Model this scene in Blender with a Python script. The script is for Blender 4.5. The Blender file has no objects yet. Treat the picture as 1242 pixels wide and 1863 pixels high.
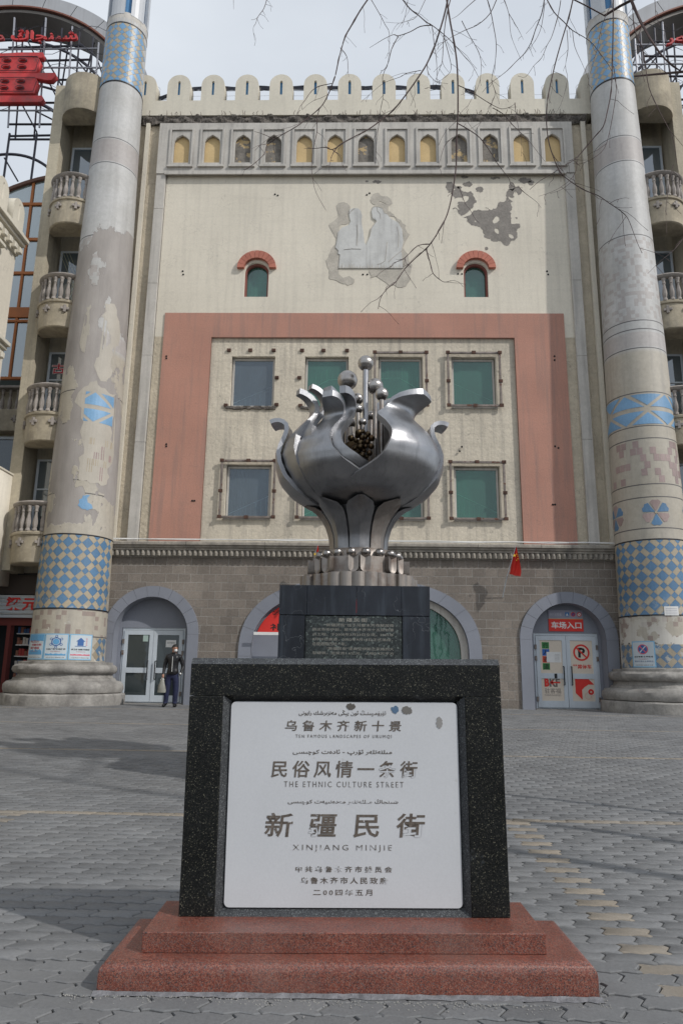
import bpy, bmesh, math, random
import numpy as np
from math import sin, cos, tan, pi, radians, sqrt, asin, atan2
from mathutils import Vector, Matrix
random.seed(7); rng = np.random.default_rng(7)
sc = bpy.context.scene
# ------------------------------------------------------------ camera
FPX, PITCH, YAW, ROLL, CAMH = 1290.0, radians(12.8), radians(1.3), radians(0.75), 1.25
_fw = np.array([-sin(YAW)*cos(PITCH), cos(YAW)*cos(PITCH), sin(PITCH)])
_r0 = np.array([cos(YAW), sin(YAW), 0.0]); _u0 = np.cross(_r0, _fw)
_r = _r0*cos(ROLL) + _u0*sin(ROLL); _u = -_r0*sin(ROLL) + _u0*cos(ROLL)
cam = bpy.data.cameras.new('camera'); camo = bpy.data.objects.new('camera', cam)
sc.collection.objects.link(camo); sc.camera = camo
camo.matrix_world = Matrix(((_r[0], _u[0], -_fw[0], 0), (_r[1], _u[1], -_fw[1], 0), (_r[2], _u[2], -_fw[2], CAMH), (0, 0, 0, 1)))
cam.sensor_fit = 'VERTICAL'; cam.sensor_height = 36.0; cam.lens = 36.0*FPX/1863.0
cam.clip_start = 0.05; cam.clip_end = 2000
def at(x, y, Y):
    "a point of the photograph brought onto the real plane at distance Y"
    d = _fw*FPX + _r*(x-621) - _u*(y-931.5); t = Y/d[1]
    return (d[0]*t, Y, CAMH + d[2]*t)
def XZ(x, y, Y):
    p = at(x, y, Y); return (p[0], p[2])
# ------------------------------------------------------------ light
SUN_EL = radians(38); SUN_DIR = Vector((0.848*cos(SUN_EL), -0.53*cos(SUN_EL), sin(SUN_EL))).normalized()
w = bpy.data.worlds.new('World'); sc.world = w; w.use_nodes = True
nt = w.node_tree; bg = nt.nodes['Background']
sky = nt.nodes.new('ShaderNodeTexSky'); sky.sky_type = 'NISHITA'; sky.sun_disc = False
sky.sun_elevation = SUN_EL; sky.sun_rotation = atan2(SUN_DIR.x, SUN_DIR.y)
sky.altitude = 900; sky.air_density = 1.0; sky.dust_density = 3.0; sky.ozone_density = 1.0
geo = nt.nodes.new('ShaderNodeTexCoord'); mp = nt.nodes.new('ShaderNodeMapping'); mp.inputs['Scale'].default_value = (1.2, 1.2, 2.6)
nz = nt.nodes.new('ShaderNodeTexNoise'); nz.inputs['Scale'].default_value = 1.1; nz.inputs['Detail'].default_value = 6; nz.inputs['Roughness'].default_value = .5
nt.links.new(geo.outputs['Generated'], mp.inputs[0]); nt.links.new(mp.outputs[0], nz.inputs['Vector'])
cr = nt.nodes.new('ShaderNodeValToRGB'); cr.color_ramp.elements[0].position = .3; cr.color_ramp.elements[0].color = (.60, .60, .60, 1)
cr.color_ramp.elements[1].position = .7; cr.color_ramp.elements[1].color = (.97, .97, .97, 1)
nt.links.new(nz.outputs['Fac'], cr.inputs[0])
mx = nt.nodes.new('ShaderNodeMixRGB'); mx.inputs[2].default_value = (7.0, 7.45, 8.0, 1)
nt.links.new(cr.outputs[0], mx.inputs[0]); nt.links.new(sky.outputs[0], mx.inputs[1]); nt.links.new(mx.outputs[0], bg.inputs[0])
bg.inputs[1].default_value = 0.1
sl = bpy.data.lights.new('sun', 'SUN'); sl.energy = 2.2; sl.angle = radians(1.0); sl.color = (1.0, .965, .92)
so = bpy.data.objects.new('sun', sl); sc.collection.objects.link(so)
so.rotation_euler = SUN_DIR.to_track_quat('Z', 'Y').to_euler(); so.location = (30, -20, 40)
sc.view_settings.view_transform = 'Standard'; sc.view_settings.look = 'None'; sc.view_settings.exposure = 0.2; sc.view_settings.gamma = 1
sc.view_settings.use_curve_mapping = False
# ------------------------------------------------------------ materials
def S(h):
    "sRGB hex to linear"
    v = [int(h[i:i+2], 16)/255 for i in (0, 2, 4)]
    return tuple(((c/12.92) if c <= .04045 else ((c+.055)/1.055)**2.4) for c in v) + (1,)
class NT:
    def __init__(s, name):
        s.m = bpy.data.materials.new(name); s.m.use_nodes = True; s.t = s.m.node_tree
        s.b = s.t.nodes['Principled BSDF']; s.p = s.t.nodes.new('ShaderNodeNewGeometry').outputs['Position']
    def n(s, k): return s.t.nodes.new(k)
    def L(s, a, b): s.t.links.new(a, b)
    def noise(s, scale, detail=4, rough=.55, stretch=None, off=(0, 0, 0), vec=None):
        v = vec or s.p
        if stretch or off != (0, 0, 0):
            m = s.n('ShaderNodeMapping'); m.inputs['Scale'].default_value = stretch or (1, 1, 1); m.inputs['Location'].default_value = off
            s.L(v, m.inputs[0]); v = m.outputs[0]
        z = s.n('ShaderNodeTexNoise'); z.inputs['Scale'].default_value = scale; z.inputs['Detail'].default_value = detail; z.inputs['Roughness'].default_value = rough
        s.L(v, z.inputs['Vector']); return z.outputs['Fac']
    def ramp(s, f, a, b):
        r = s.n('ShaderNodeMapRange'); r.inputs[1].default_value = a; r.inputs[2].default_value = b; s.L(f, r.inputs[0]); return r.outputs[0]
    def mix(s, f, a, b, mode='MIX'):
        m = s.n('ShaderNodeMixRGB'); m.blend_type = mode
        for i, v in ((0, f), (1, a), (2, b)):
            if hasattr(v, 'links'): s.L(v, m.inputs[i])
            else: m.inputs[i].default_value = v
        return m.outputs[0]
    def math(s, op, a, b=0):
        m = s.n('ShaderNodeMath'); m.operation = op
        for i, v in ((0, a), (1, b)):
            if hasattr(v, 'links'): s.L(v, m.inputs[i])
            else: m.inputs[i].default_value = v
        return m.outputs[0]
    def bump(s, h, strength, dist):
        b = s.n('ShaderNodeBump'); b.inputs['Strength'].default_value = strength; b.inputs['Distance'].default_value = dist
        s.L(h, b.inputs['Height']); s.L(b.outputs[0], s.b.inputs['Normal'])
    def z(s):
        x = s.n('ShaderNodeSeparateXYZ'); s.L(s.p, x.inputs[0]); return x.outputs
def mat(name, col, rough=.8, metal=0, var=.12, vs=.8, fine=.1, fs=30, streak=0, rand=0, bump=(0, 0, 0), patch=(), spec=.5, grime=0, crack=0):
    t = NT(name); c = col if isinstance(col, tuple) else S(col)
    dk = tuple(v*(1-var*1.6) for v in c[:3])+(1,); lt = tuple(min(1, v*(1+var)) for v in c[:3])+(1,)
    o = t.mix(t.ramp(t.noise(vs, 5), .3, .7), dk, lt)
    if fine: o = t.mix(1.0, o, t.mix(t.ramp(t.noise(fs, 3, .7), .25, .75), (1-fine,)*3+(1,), (1+fine,)*3+(1,)), 'MULTIPLY')
    if streak: o = t.mix(t.math('MULTIPLY', t.ramp(t.noise(1.0, 5, .6, (6, 6, .35)), .48, .75), streak), o, (.16, .15, .145, 1))
    if grime: o = t.mix(t.math('MULTIPLY', t.ramp(t.noise(2.2, 6, .65, None, (5, 3, 9)), .5, .72), grime), o, (.11, .10, .095, 1))
    if crack:
        wv = t.n('ShaderNodeTexVoronoi'); wv.feature = 'DISTANCE_TO_EDGE'; wv.inputs['Scale'].default_value = 2.2
        wm = t.n('ShaderNodeVectorMath'); wm.operation = 'ADD'; wn_ = t.n('ShaderNodeTexNoise'); wn_.inputs['Scale'].default_value = 5; t.L(t.p, wn_.inputs['Vector']); t.L(t.p, wm.inputs[0])
        ws = t.n('ShaderNodeVectorMath'); ws.operation = 'SCALE'; ws.inputs['Scale'].default_value = .35; t.L(wn_.outputs['Color'], ws.inputs[0]); t.L(ws.outputs[0], wm.inputs[1]); t.L(wm.outputs[0], wv.inputs['Vector'])
        ck = t.math('MULTIPLY', t.ramp(wv.outputs['Distance'], .016, .004), t.ramp(t.noise(.9, 4, .6, None, (2, 8, 1)), .46, .6)); o = t.mix(t.math('MULTIPLY', ck, crack), o, (.12, .11, .10, 1))
        o = t.mix(t.math('MULTIPLY', t.ramp(t.noise(1.0, 4, .6, (.35, .35, 5)), .5, .75), crack*.35), o, (.2, .18, .15, 1))
    for (pc, ps, a, b, offx) in patch:
        o = t.mix(t.ramp(t.noise(ps, 6, .6, None, (offx, offx*.7, offx*1.3)), a, b), o, pc if isinstance(pc, tuple) else S(pc))
    if rand:
        oi = t.n('ShaderNodeObjectInfo'); o = t.mix(1.0, o, t.mix(oi.outputs['Random'], (1-rand,)*3+(1,), (1+rand,)*3+(1,)), 'MULTIPLY')
    t.L(o, t.b.inputs['Base Color']); t.b.inputs['Roughness'].default_value = rough; t.b.inputs['Metallic'].default_value = metal
    t.b.inputs['Specular IOR Level'].default_value = spec
    if bump[1]: t.bump(t.noise(bump[0], 5, .65), bump[1], bump[2])
    return t.m
def flat(name, col, rough=.6, metal=0, fine=.06):
    return mat(name, col, rough, metal, var=.05, vs=3, fine=fine, fs=60)
# ------------------------------------------------------------ mesh helpers
LOC = {}
class B:
    def __init__(s): s.v = []; s.f = []; s.mi = []
    def add(s, vs, fs, mi=0):
        k = len(s.v); s.v += [tuple(map(float, p)) for p in vs]; s.f += [tuple(k+i for i in f) for f in fs]; s.mi += [mi]*len(fs); return s
    def box(s, x0, x1, y0, y1, z0, z1, mi=0, bev=0):
        if bev:
            b = bev; sec = lambda X0, X1, Y0, Y1: [(X0, Y0), (X1, Y0), (X1, Y1), (X0, Y1)]
            rings = [(z0, b), (z0+b, 0), (z1-b, 0), (z1, b)]; vs = []
            for z, i in rings:
                vs += [(x, y, z) for x, y in ((x0+b, y0+i), (x1-b, y0+i), (x1-i, y0+b), (x1-i, y1-b), (x1-b, y1-i), (x0+b, y1-i), (x0+i, y1-b), (x0+i, y0+b))]
            fs = [tuple(range(7, -1, -1)), tuple(range(24, 32))]
            for r in range(3): fs += [(r*8+i, r*8+(i+1) % 8, r*8+8+(i+1) % 8, r*8+8+i) for i in range(8)]
            return s.add(vs, fs, mi)
        v = [(x, y, z) for z in (z0, z1) for x, y in ((x0, y0), (x1, y0), (x1, y1), (x0, y1))]
        return s.add(v, [(3, 2, 1, 0), (4, 5, 6, 7), (0, 1, 5, 4), (1, 2, 6, 5), (2, 3, 7, 6), (3, 0, 4, 7)], mi)
    def lathe(s, prof, c=(0, 0, 0), n=24, mi=0, a0=0, a1=2*pi):
        full = abs(a1-a0-2*pi) < 1e-6; m = n if full else n+1; k = len(s.v)
        for r, z in prof:
            for i in range(m):
                a = a0+(a1-a0)*i/n; s.v.append((c[0]+r*cos(a), c[1]+r*sin(a), c[2]+z))
        for j in range(len(prof)-1):
            for i in range(n):
                i2 = (i+1) % m; s.f.append((k+j*m+i, k+j*m+i2, k+(j+1)*m+i2, k+(j+1)*m+i)); s.mi.append(mi)
        return s
    def sphere(s, c, r, n=12, mi=0, sz=1):
        h = max(4, n//2); return s.lathe([(max(1e-4, r*sin(pi*j/h)), -r*sz*cos(pi*j/h)) for j in range(h+1)], c, n, mi)
    def tube(s, pts, rad, n=6, mi=0, caps=True):
        pts = [Vector(p) for p in pts]; k = len(s.v); N = len(pts); up = Vector((0.13, .21, .97))
        rad = [rad]*N if not hasattr(rad, '__len__') else rad
        for i, p in enumerate(pts):
            d = (pts[min(i+1, N-1)]-pts[max(i-1, 0)]).normalized(); a = d.cross(up)
            if a.length < .05: a = d.cross(Vector((1, 0, 0)))
            a.normalize(); b = d.cross(a)
            for j in range(n):
                t = 2*pi*j/n; q = p+(a*cos(t)+b*sin(t))*rad[i]; s.v.append(tuple(q))
        for i in range(N-1):
            for j in range(n):
                j2 = (j+1) % n; s.f.append((k+i*n+j, k+i*n+j2, k+(i+1)*n+j2, k+(i+1)*n+j)); s.mi.append(mi)
        if caps: s.f += [tuple(k+j for j in range(n))[::-1], tuple(k+(N-1)*n+j for j in range(n))]; s.mi += [mi, mi]
        return s
    def prism(s, poly, y0, y1, mi=0):
        "convex-ish polygon in XZ pushed along Y"
        n = len(poly); v = [(x, y0, z) for x, z in poly]+[(x, y1, z) for x, z in poly]
        return s.add(v, [tuple(range(n)), tuple(range(2*n-1, n-1, -1))]+[(i, i+n, (i+1) % n+n, (i+1) % n) for i in range(n)], mi)
    def mesh(s, name, mats, smooth=False):
        m = bpy.data.meshes.new(name); m.from_pydata(s.v, [], s.f); m.validate()
        for x in (mats if isinstance(mats, (list, tuple)) else [mats]): m.materials.append(x)
        if len(m.polygons) == len(s.mi): m.polygons.foreach_set('material_index', s.mi)
        if smooth: m.polygons.foreach_set('use_smooth', [True]*len(m.polygons))
        m.update(); return m
def fixn(m):
    b = bmesh.new(); b.from_mesh(m); bmesh.ops.remove_doubles(b, verts=b.verts, dist=1e-5); bmesh.ops.recalc_face_normals(b, faces=b.faces); b.to_mesh(m); b.free(); m.update(); return m
def smooth_angle(m, deg=35):
    m.polygons.foreach_set('use_smooth', [True]*len(m.polygons))
    b = bmesh.new(); b.from_mesh(m)
    for e in b.edges:
        if len(e.link_faces) != 2 or e.calc_face_angle(0) > radians(deg): e.smooth = False
    b.to_mesh(m); b.free(); m.update(); return m
def link(name, data, parent=None, loc=None, rot=None, scale=None):
    "mesh in world coordinates unless loc is given"
    o = bpy.data.objects.new(name, data); sc.collection.objects.link(o)
    if parent is not None:
        o.parent = parent; o.matrix_parent_inverse = LOC[parent.name].inverted()
    if loc is not None: o.location = loc
    if rot is not None: o.rotation_euler = rot
    if scale is not None: o.scale = scale
    LOC[o.name] = Matrix.LocRotScale(o.location, o.rotation_euler, o.scale)
    return o
def thing(name, label, cat, loc=(0, 0, 0), group=None):
    o = link(name, None, None, loc); o['label'] = label; o['category'] = cat
    if group: o['group'] = group
    return o
def tag(o, label, cat, group=None):
    o['label'] = label; o['category'] = cat
    if group: o['group'] = group
    return o
def struct(o): o['kind'] = 'structure'; return o
def stuff(o): o['kind'] = 'stuff'; return o
def put(name, b, mats, parent=None, smooth=0, fix=False, loc=None, rot=None):
    m = b.mesh(name, mats) if isinstance(b, B) else b
    if fix or smooth: fixn(m)
    if smooth: smooth_angle(m, smooth)
    return link(name, m, parent, loc, rot)
def slab(name, outer, holes, y0, y1, mats):
    "wall sheet in the XZ plane with holes, front face at y0"
    c = bpy.data.curves.new(name, 'CURVE'); c.dimensions = '2D'; c.fill_mode = 'BOTH'; c.extrude = abs(y1-y0)/2
    for loop in [outer]+list(holes):
        sp = c.splines.new('POLY'); sp.points.add(len(loop)-1); sp.use_cyclic_u = True
        for i, (x, z) in enumerate(loop): sp.points[i].co = (x, z, 0, 1)
    o = bpy.data.objects.new(name, c); sc.collection.objects.link(o)
    m = bpy.data.meshes.new_from_object(o.evaluated_get(bpy.context.evaluated_depsgraph_get()))
    bpy.data.objects.remove(o); bpy.data.curves.remove(c)
    m.transform(Matrix(((1, 0, 0, 0), (0, 0, -1, (y0+y1)/2), (0, 1, 0, 0), (0, 0, 0, 1)))); m.name = name; m.materials.clear()
    for x in (mats if isinstance(mats, (list, tuple)) else [mats]): m.materials.append(x)
    fixn(m); return m
def rect(x0, x1, z0, z1): return [(x0, z0), (x1, z0), (x1, z1), (x0, z1)]
def arch(cx, hw, z0, zs, n=20, top=None, ex=2.0):
    "round-headed outline; top = crown height, ex = superellipse exponent"
    h = (top-zs) if top else hw
    p = [(cx+hw, z0)]
    for i in range(n+1):
        a = pi*i/n; c, s_ = cos(a), sin(a); p.append((cx+hw*math.copysign(abs(c)**(2/ex), c), zs+h*abs(s_)**(2/ex)))
    p.append((cx-hw, z0)); return p
def blob(poly, n=4, amp=.07):
    "roughen an outline by midpoint displacement"
    p = [Vector(q) for q in poly]
    for _ in range(n):
        o = []
        for i, a in enumerate(p):
            c_ = p[(i+1) % len(p)]; d = c_-a; m_ = (a+c_)/2+Vector((-d.y, d.x))*random.uniform(-1, 1)*.28; o += [a, m_]
        p = o
    return [tuple(q) for q in p]
def txtmesh(body, w_, h_, mat_, t=.004, sp=1.0, off=0.0, shear=0, align='fit'):
    "lettering mesh in XZ, centred, fitted to w_ x h_, thickness t towards -Y"
    c = bpy.data.curves.new('lettering', 'FONT'); c.body = body; c.size = 1; c.space_character = sp; c.offset = off; c.shear = shear; c.resolution_u = 2; c.extrude = .5
    o = bpy.data.objects.new('lettering', c); sc.collection.objects.link(o)
    m = bpy.data.meshes.new_from_object(o.evaluated_get(bpy.context.evaluated_depsgraph_get()))
    bpy.data.objects.remove(o); bpy.data.curves.remove(c)
    n = len(m.vertices); a = np.empty(n*3); m.vertices.foreach_get('co', a); a = a.reshape(-1, 3)
    lo, hi = a.min(0), a.max(0); sx = w_/(hi[0]-lo[0]); sz = (h_/(hi[1]-lo[1])) if h_ else sx
    q = np.stack([(a[:, 0]-(lo[0]+hi[0])/2)*sx, -a[:, 2]*t, (a[:, 1]-(lo[1]+hi[1])/2)*sz], 1)
    m.vertices.foreach_set('co', q.ravel()); m.materials.clear(); m.materials.append(mat_); m.name = 'lettering'; m.update(); return m
def letters(body, cx, y, cz, w_, h_, mat_, parent, name='lettering', **k):
    return link(name, txtmesh(body, w_, h_, mat_, **k), parent, (cx, y, cz))
AR = {'ئ': (0xFE89, 0xFE8A, 0xFE8B, 0xFE8C), 'ا': (0xFE8D, 0xFE8E, 0, 0), 'ە': (0xFEE9, 0xFEEA, 0, 0), 'پ': (0xFB56, 0xFB57, 0xFB58, 0xFB59), 'ت': (0xFE95, 0xFE96, 0xFE97, 0xFE98), 'ج': (0xFE9D, 0xFE9E, 0xFE9F, 0xFEA0), 'چ': (0xFB7A, 0xFB7B, 0xFB7C, 0xFB7D), 'د': (0xFEA9, 0xFEAA, 0, 0), 'ر': (0xFEAD, 0xFEAE, 0, 0), 'ز': (0xFEAF, 0xFEB0, 0, 0), 'س': (0xFEB1, 0xFEB2, 0xFEB3, 0xFEB4), 'ش': (0xFEB5, 0xFEB6, 0xFEB7, 0xFEB8), 'ك': (0xFED9, 0xFEDA, 0xFEDB, 0xFEDC), 'ڭ': (0xFBD3, 0xFBD4, 0xFBD5, 0xFBD6), 'ل': (0xFEDD, 0xFEDE, 0xFEDF, 0xFEE0), 'م': (0xFEE1, 0xFEE2, 0xFEE3, 0xFEE4), 'ن': (0xFEE5, 0xFEE6, 0xFEE7, 0xFEE8), 'و': (0xFEED, 0xFEEE, 0, 0), 'ۆ': (0xFBD9, 0xFBDA, 0, 0), 'ۈ': (0xFBDB, 0xFBDC, 0, 0), 'ې': (0xFBE4, 0xFBE5, 0xFBE6, 0xFBE7), 'ى': (0xFEEF, 0xFEF0, 0xFBE8, 0xFBE9), 'ي': (0xFEF1, 0xFEF2, 0xFEF3, 0xFEF4)}
def sh(s):
    o = []
    for i, c in enumerate(s):
        if c not in AR: o.append(c); continue
        p = i > 0 and s[i-1] in AR and AR[s[i-1]][2]; n = i < len(s)-1 and s[i+1] in AR and AR[c][2]
        o.append(chr(AR[c][3 if p and n else 1 if p else 2 if n else 0]))
    return ''.join(reversed(o))
# ------------------------------------------------------------ palette
MT = {}
MT['cream'] = mat('cream render', S('d3ccbd'), .9, var=.05, vs=.35, fine=.06, fs=14, streak=.16, bump=(26, .25, .02), crack=.22)
MT['cream_rough'] = mat('rough yellow render', S('bcb19d'), .92, var=.10, vs=.9, fine=.12, fs=9, streak=.3, bump=(9, .8, .05), crack=.4)
MT['inner'] = mat('weathered cream render', S('c8bfae'), .92, var=.08, vs=.7, fine=.14, fs=11, streak=.5, bump=(8, .45, .04), crack=.5)
MT['salmon'] = mat('salmon red render', S('b08373'), .9, var=.07, vs=.5, fine=.10, fs=20, streak=.42, bump=(30, .3, .02), crack=.25)
MT['greywhite'] = mat('grey white trim', S('b9b5ae'), .85, var=.08, vs=1.2, fine=.08, fs=12, streak=.45, bump=(20, .3, .02))
MT['parapet'] = mat('parapet render', S('cec8b9'), .9, var=.05, vs=.6, fine=.07, fs=14, streak=.12, bump=(22, .3, .02))
MT['broken'] = mat('broken concrete', S('6c6660'), .95, var=.35, vs=4, fine=.35, fs=14, bump=(14, 1, .08))
MT['niche_y'] = mat('ochre niche render', S('c6ad80'), .9, var=.06, vs=1.5, fine=.08, fs=14, bump=(20, .3, .02))
MT['niche_d'] = mat('flaking niche render', S('77726b'), .92, var=.2, vs=3, fine=.2, fs=12, patch=((S('b7a078'), 3.3, .56, .60, 3),), bump=(14, .6, .03))
MT['block'] = mat('stone block', S('7d756d'), .9, var=.14, vs=.6, fine=.30, fs=26, rand=.12, bump=(30, .5, .01))
MT['mortar'] = mat('pale mortar', S('aeaba5'), .9, var=.06, fine=.08)
MT['bluegrey'] = mat('blue grey painted arch', S('7e828c'), .8, var=.07, vs=.8, fine=.06, fs=30, streak=.10, bump=(30, .2, .01))
MT['cornice'] = mat('stained cornice', S('979187'), .88, var=.18, vs=2.5, fine=.18, fs=12, streak=.6, grime=.6, bump=(16, .5, .02))
MT['stone'] = mat('worn stone plinth', S('94918c'), .9, var=.2, vs=1.8, fine=.16, fs=14, grime=.7, streak=.3, bump=(12, .5, .03))
MT['hood'] = mat('terracotta voussoir', S('b06f5e'), .85, var=.08, fine=.1, fs=20, rand=.1, bump=(26, .3, .01))
MT['steel_frame'] = mat('grey steel channel', S('7d746e'), .6, .3, var=.2, vs=3, fine=.2, fs=12, patch=((S('5d3d2f'), 6, .58, .62, 2),))
MT['rust'] = mat('rusty bracket', S('5a4238'), .85, .2, var=.3, vs=8, fine=.2)
MT['white_alu'] = mat('white aluminium', S('bcc4cb'), .45, .1, var=.05, fine=.05, streak=.12)
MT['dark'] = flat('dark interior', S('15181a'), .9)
MT['ironblack'] = flat('black metal', S('1b1b1e'), .45, .3)
MT['greenwall'] = flat('green film backing', S('6d9488'), .8)
MT['bluewall'] = flat('slate room backing', S('56626c'), .8)
MT['white'] = flat('white paint', S('d8d8d6'), .7)
MT['red'] = flat('red print', S('d02d24'), .6)
MT['black'] = flat('black print', S('1a1a1a'), .7)
MT['blueslot'] = flat('blue slot panel', S('4a80ad'), .6)
def glassy(name, tint, trans, refl=.5, rough=.03):
    t = NT(name); t.t.nodes.remove(t.b)
    out = t.t.nodes['Material Output']; tr = t.n('ShaderNodeBsdfTransparent'); tr.inputs[0].default_value = tint
    gl = t.n('ShaderNodeBsdfGlossy'); gl.inputs['Roughness'].default_value = rough; gl.inputs[0].default_value = (.9, .95, 1, 1)
    df = t.n('ShaderNodeBsdfDiffuse'); df.inputs[0].default_value = tint
    v_ = t.mix(t.ramp(t.noise(.9, 4, .6, (1, 1, .5)), .35, .65), tuple(c*.8 for c in tint[:3])+(1,), tuple(min(1, c*1.2) for c in tint[:3])+(1,)); t.L(v_, tr.inputs[0])
    bp = t.n('ShaderNodeBump'); bp.inputs['Strength'].default_value = .12; bp.inputs['Distance'].default_value = .03; t.L(t.noise(1.3, 2), bp.inputs['Height']); t.L(bp.outputs[0], gl.inputs['Normal'])
    m1 = t.n('ShaderNodeMixShader'); m1.inputs[0].default_value = trans; t.L(df.outputs[0], m1.inputs[1]); t.L(tr.outputs[0], m1.inputs[2])
    fr = t.n('ShaderNodeLayerWeight'); fr.inputs[0].default_value = refl
    m2 = t.n('ShaderNodeMixShader'); t.L(t.math('ADD', t.math('MULTIPLY', fr.outputs['Facing'], .5), refl*.25), m2.inputs[0]); t.L(m1.outputs[0], m2.inputs[1]); t.L(gl.outputs[0], m2.inputs[2])
    t.L(m2.outputs[0], out.inputs[0]); return t.m
MT['g_green'] = glassy('green tinted glass', (.24, .54, .44, 1), .84, .22)
MT['g_blue'] = glassy('slate tinted glass', (.44, .53, .58, 1), .88, .28)
MT['g_dark'] = glassy('dark glass', (.06, .08, .085, 1), .5, .22)
MT['g_grey'] = glassy('greenish grey glass', (.30, .36, .34, 1), .35, .6)
# ============================================================ GROUND
def gz(y): return 0.0 if y < 4.8 else min(.25, (y-4.8)*.25/15.2)
g = B(); ys = [-60, 4.8, 20, 60, 900]
for i in range(4):
    a, b_ = ys[i], ys[i+1]; g.add([(-600, a, gz(a)-.022), (600, a, gz(a)-.022), (600, b_, gz(b_)-.022), (-600, b_, gz(b_)-.022)], [(0, 1, 2, 3)])
MT['joint'] = mat('dusty joint sand', S('403f3e'), .95, var=.2, vs=2, fine=.25, fs=40)
ground = struct(put('ground', g, MT['joint']))
def paver_mat(name, col, var):
    t = NT(name); at_ = t.n('ShaderNodeAttribute'); at_.attribute_name = 'tone'; 
    oi = t.n('ShaderNodeObjectInfo')
    tone = t.math('ADD', at_.outputs['Fac'], t.math('MULTIPLY', oi.outputs['Random'], 0.0))
    o = t.mix(tone, tuple(v*(1-var) for v in col[:3])+(1,), tuple(v*(1+var) for v in col[:3])+(1,))
    o = t.mix(1.0, o, t.mix(t.ramp(t.noise(55, 4, .7), .25, .75), (.84,)*3+(1,), (1.16,)*3+(1,)), 'MULTIPLY')
    o = t.mix(t.math('MULTIPLY', t.ramp(t.noise(1.1, 6, .65), .45, .75), .35), o, S('8b8a88'))
    o = t.mix(t.math('MULTIPLY', t.ramp(t.noise(.8, 6, .7, None, (9, 2, 4)), .48, .74), .5), o, (.09, .09, .092, 1))
    o = t.mix(t.math('MULTIPLY', t.ramp(t.noise(9, 3, .6, None, (2, 2, 4)), .7, .76), .5), o, (.06, .06, .06, 1))
    t.L(o, t.b.inputs['Base Color']); t.b.inputs['Roughness'].default_value = .78; t.bump(t.noise(70, 4, .7), .5, .004); return t.m
MT['paver'] = paver_mat('grey concrete paver', S('6b6c6d'), .17)
MT['paver_y'] = paver_mat('sandy yellow paver', S('847b6e'), .10)
PL, PW = .228, .114
def paver_outline(k=3):
    p = []; N = 8; gap = .0034
    f = lambda x: 0.0085*sin(4*pi*x/PL); h = lambda y: .019*sin(2*pi*y/PW)
    for i in range(N): x = -PL/2+PL*i/N; p.append((x, -PW/2+f(x)+gap))
    for i in range(4): y = -PW/2+PW*i/4; p.append((PL/2+h(y)-gap, y))
    for i in range(N): x = PL/2-PL*i/N; p.append((x, PW/2+f(x)-gap))
    for i in range(4): y = PW/2-PW*i/4; p.append((-PL/2+h(y)+gap, y))
    return p
po = np.array(paver_outline()); NP_ = len(po)
ins = po*(1-.006/np.abs(po).max(0)*np.array([1, 1]))
def paver_verts(dz):
    return np.concatenate([np.c_[ins, np.zeros(NP_)], np.c_[po, np.full(NP_, -.004)], np.c_[po, np.full(NP_, -.02)]])
pf = [tuple(range(NP_))]
for r in range(2): pf += [(r*NP_+i, r*NP_+NP_+i, r*NP_+NP_+(i+1) % NP_, r*NP_+(i+1) % NP_) for i in range(NP_)]
base = paver_verts(0)
rows = []
Y0 = 6.6 - 57*PW   # row 57 is the yellow row at 6.6 m
j = 0; allp = []
while True:
    y = Y0 + j*PW
    if y > 22.25: break
    if y > 2.2:
        hw = .56*y+1.4; n0 = int(-hw/PL)-1; n1 = int(hw/PL)+1
        for n_ in range(n0, n1+1):
            x = (n_+(.5 if j % 2 else 0))*PL
            inside = (-.85 < x < .82 and 3.3 < y < 3.58) or (-.78 < x < .76 and 7.95 < y < 9.3)
            if inside or (y > 21.0 and not -8 < x < 8): continue
            ph = (j-57) % 38
            yel = ph == 0 or (j % 2 == 0 and y < 6.7 and abs((x-1.45) - round((x-1.45)/4.35)*4.35) < PL*.5)
            allp.append((x, y, yel))
    j += 1
allp.sort(key=lambda p: p[1]+.15*abs(p[0]))
near = allp[:300]; far = allp[300:]
def tone_attr(m, val):
    a = m.attributes.new('tone', 'FLOAT', 'FACE'); a.data.foreach_set('value', val)
pvm = {}
for yel in (0, 1):
    for k in range(6):
        b = B(); b.add(base, pf); m = b.mesh('paver', MT['paver_y' if yel else 'paver']); tone_attr(m, [random.random()]*len(m.polygons)); pvm[yel, k] = m
for (x, y, yel) in near:
    link('paver', pvm[int(yel), random.randrange(6)], ground, (x+random.gauss(0, .0006), y+random.gauss(0, .0006), gz(y)+random.gauss(0, .0018)), (random.gauss(0, .006), random.gauss(0, .005), random.gauss(0, .006)))
P = np.array([(x, y) for x, y, _ in far]); n = len(P); nv = len(base)
V = np.tile(base, (n, 1, 1)); tiltx = rng.normal(0, .006, n); tilty = rng.normal(0, .004, n); dz = rng.normal(0, .0016, n)
V[:, :, 2] += V[:, :, 0]*tilty[:, None]+V[:, :, 1]*tiltx[:, None]+(dz+np.array([gz(q) for q in P[:, 1]]))[:, None]
V[:, :, 0] += P[:, :1]; V[:, :, 1] += P[:, 1:]
V = V.reshape(-1, 3)
me = bpy.data.meshes.new('paving_field')
li, ls = [], []; tot = 0
face_idx = [np.array(f) for f in pf]; flat_idx = np.concatenate(face_idx); lens = np.array([len(f) for f in pf])
LI = (np.arange(n)[:, None]*nv+flat_idx[None, :]).ravel(); LT = np.tile(lens, n); LS = np.concatenate([[0], np.cumsum(LT)[:-1]])
me.vertices.add(len(V)); me.vertices.foreach_set('co', V.ravel()); me.loops.add(len(LI)); me.loops.foreach_set('vertex_index', LI)
me.polygons.add(len(LT)); me.polygons.foreach_set('loop_start', LS); me.polygons.foreach_set('loop_total', LT)
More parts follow.
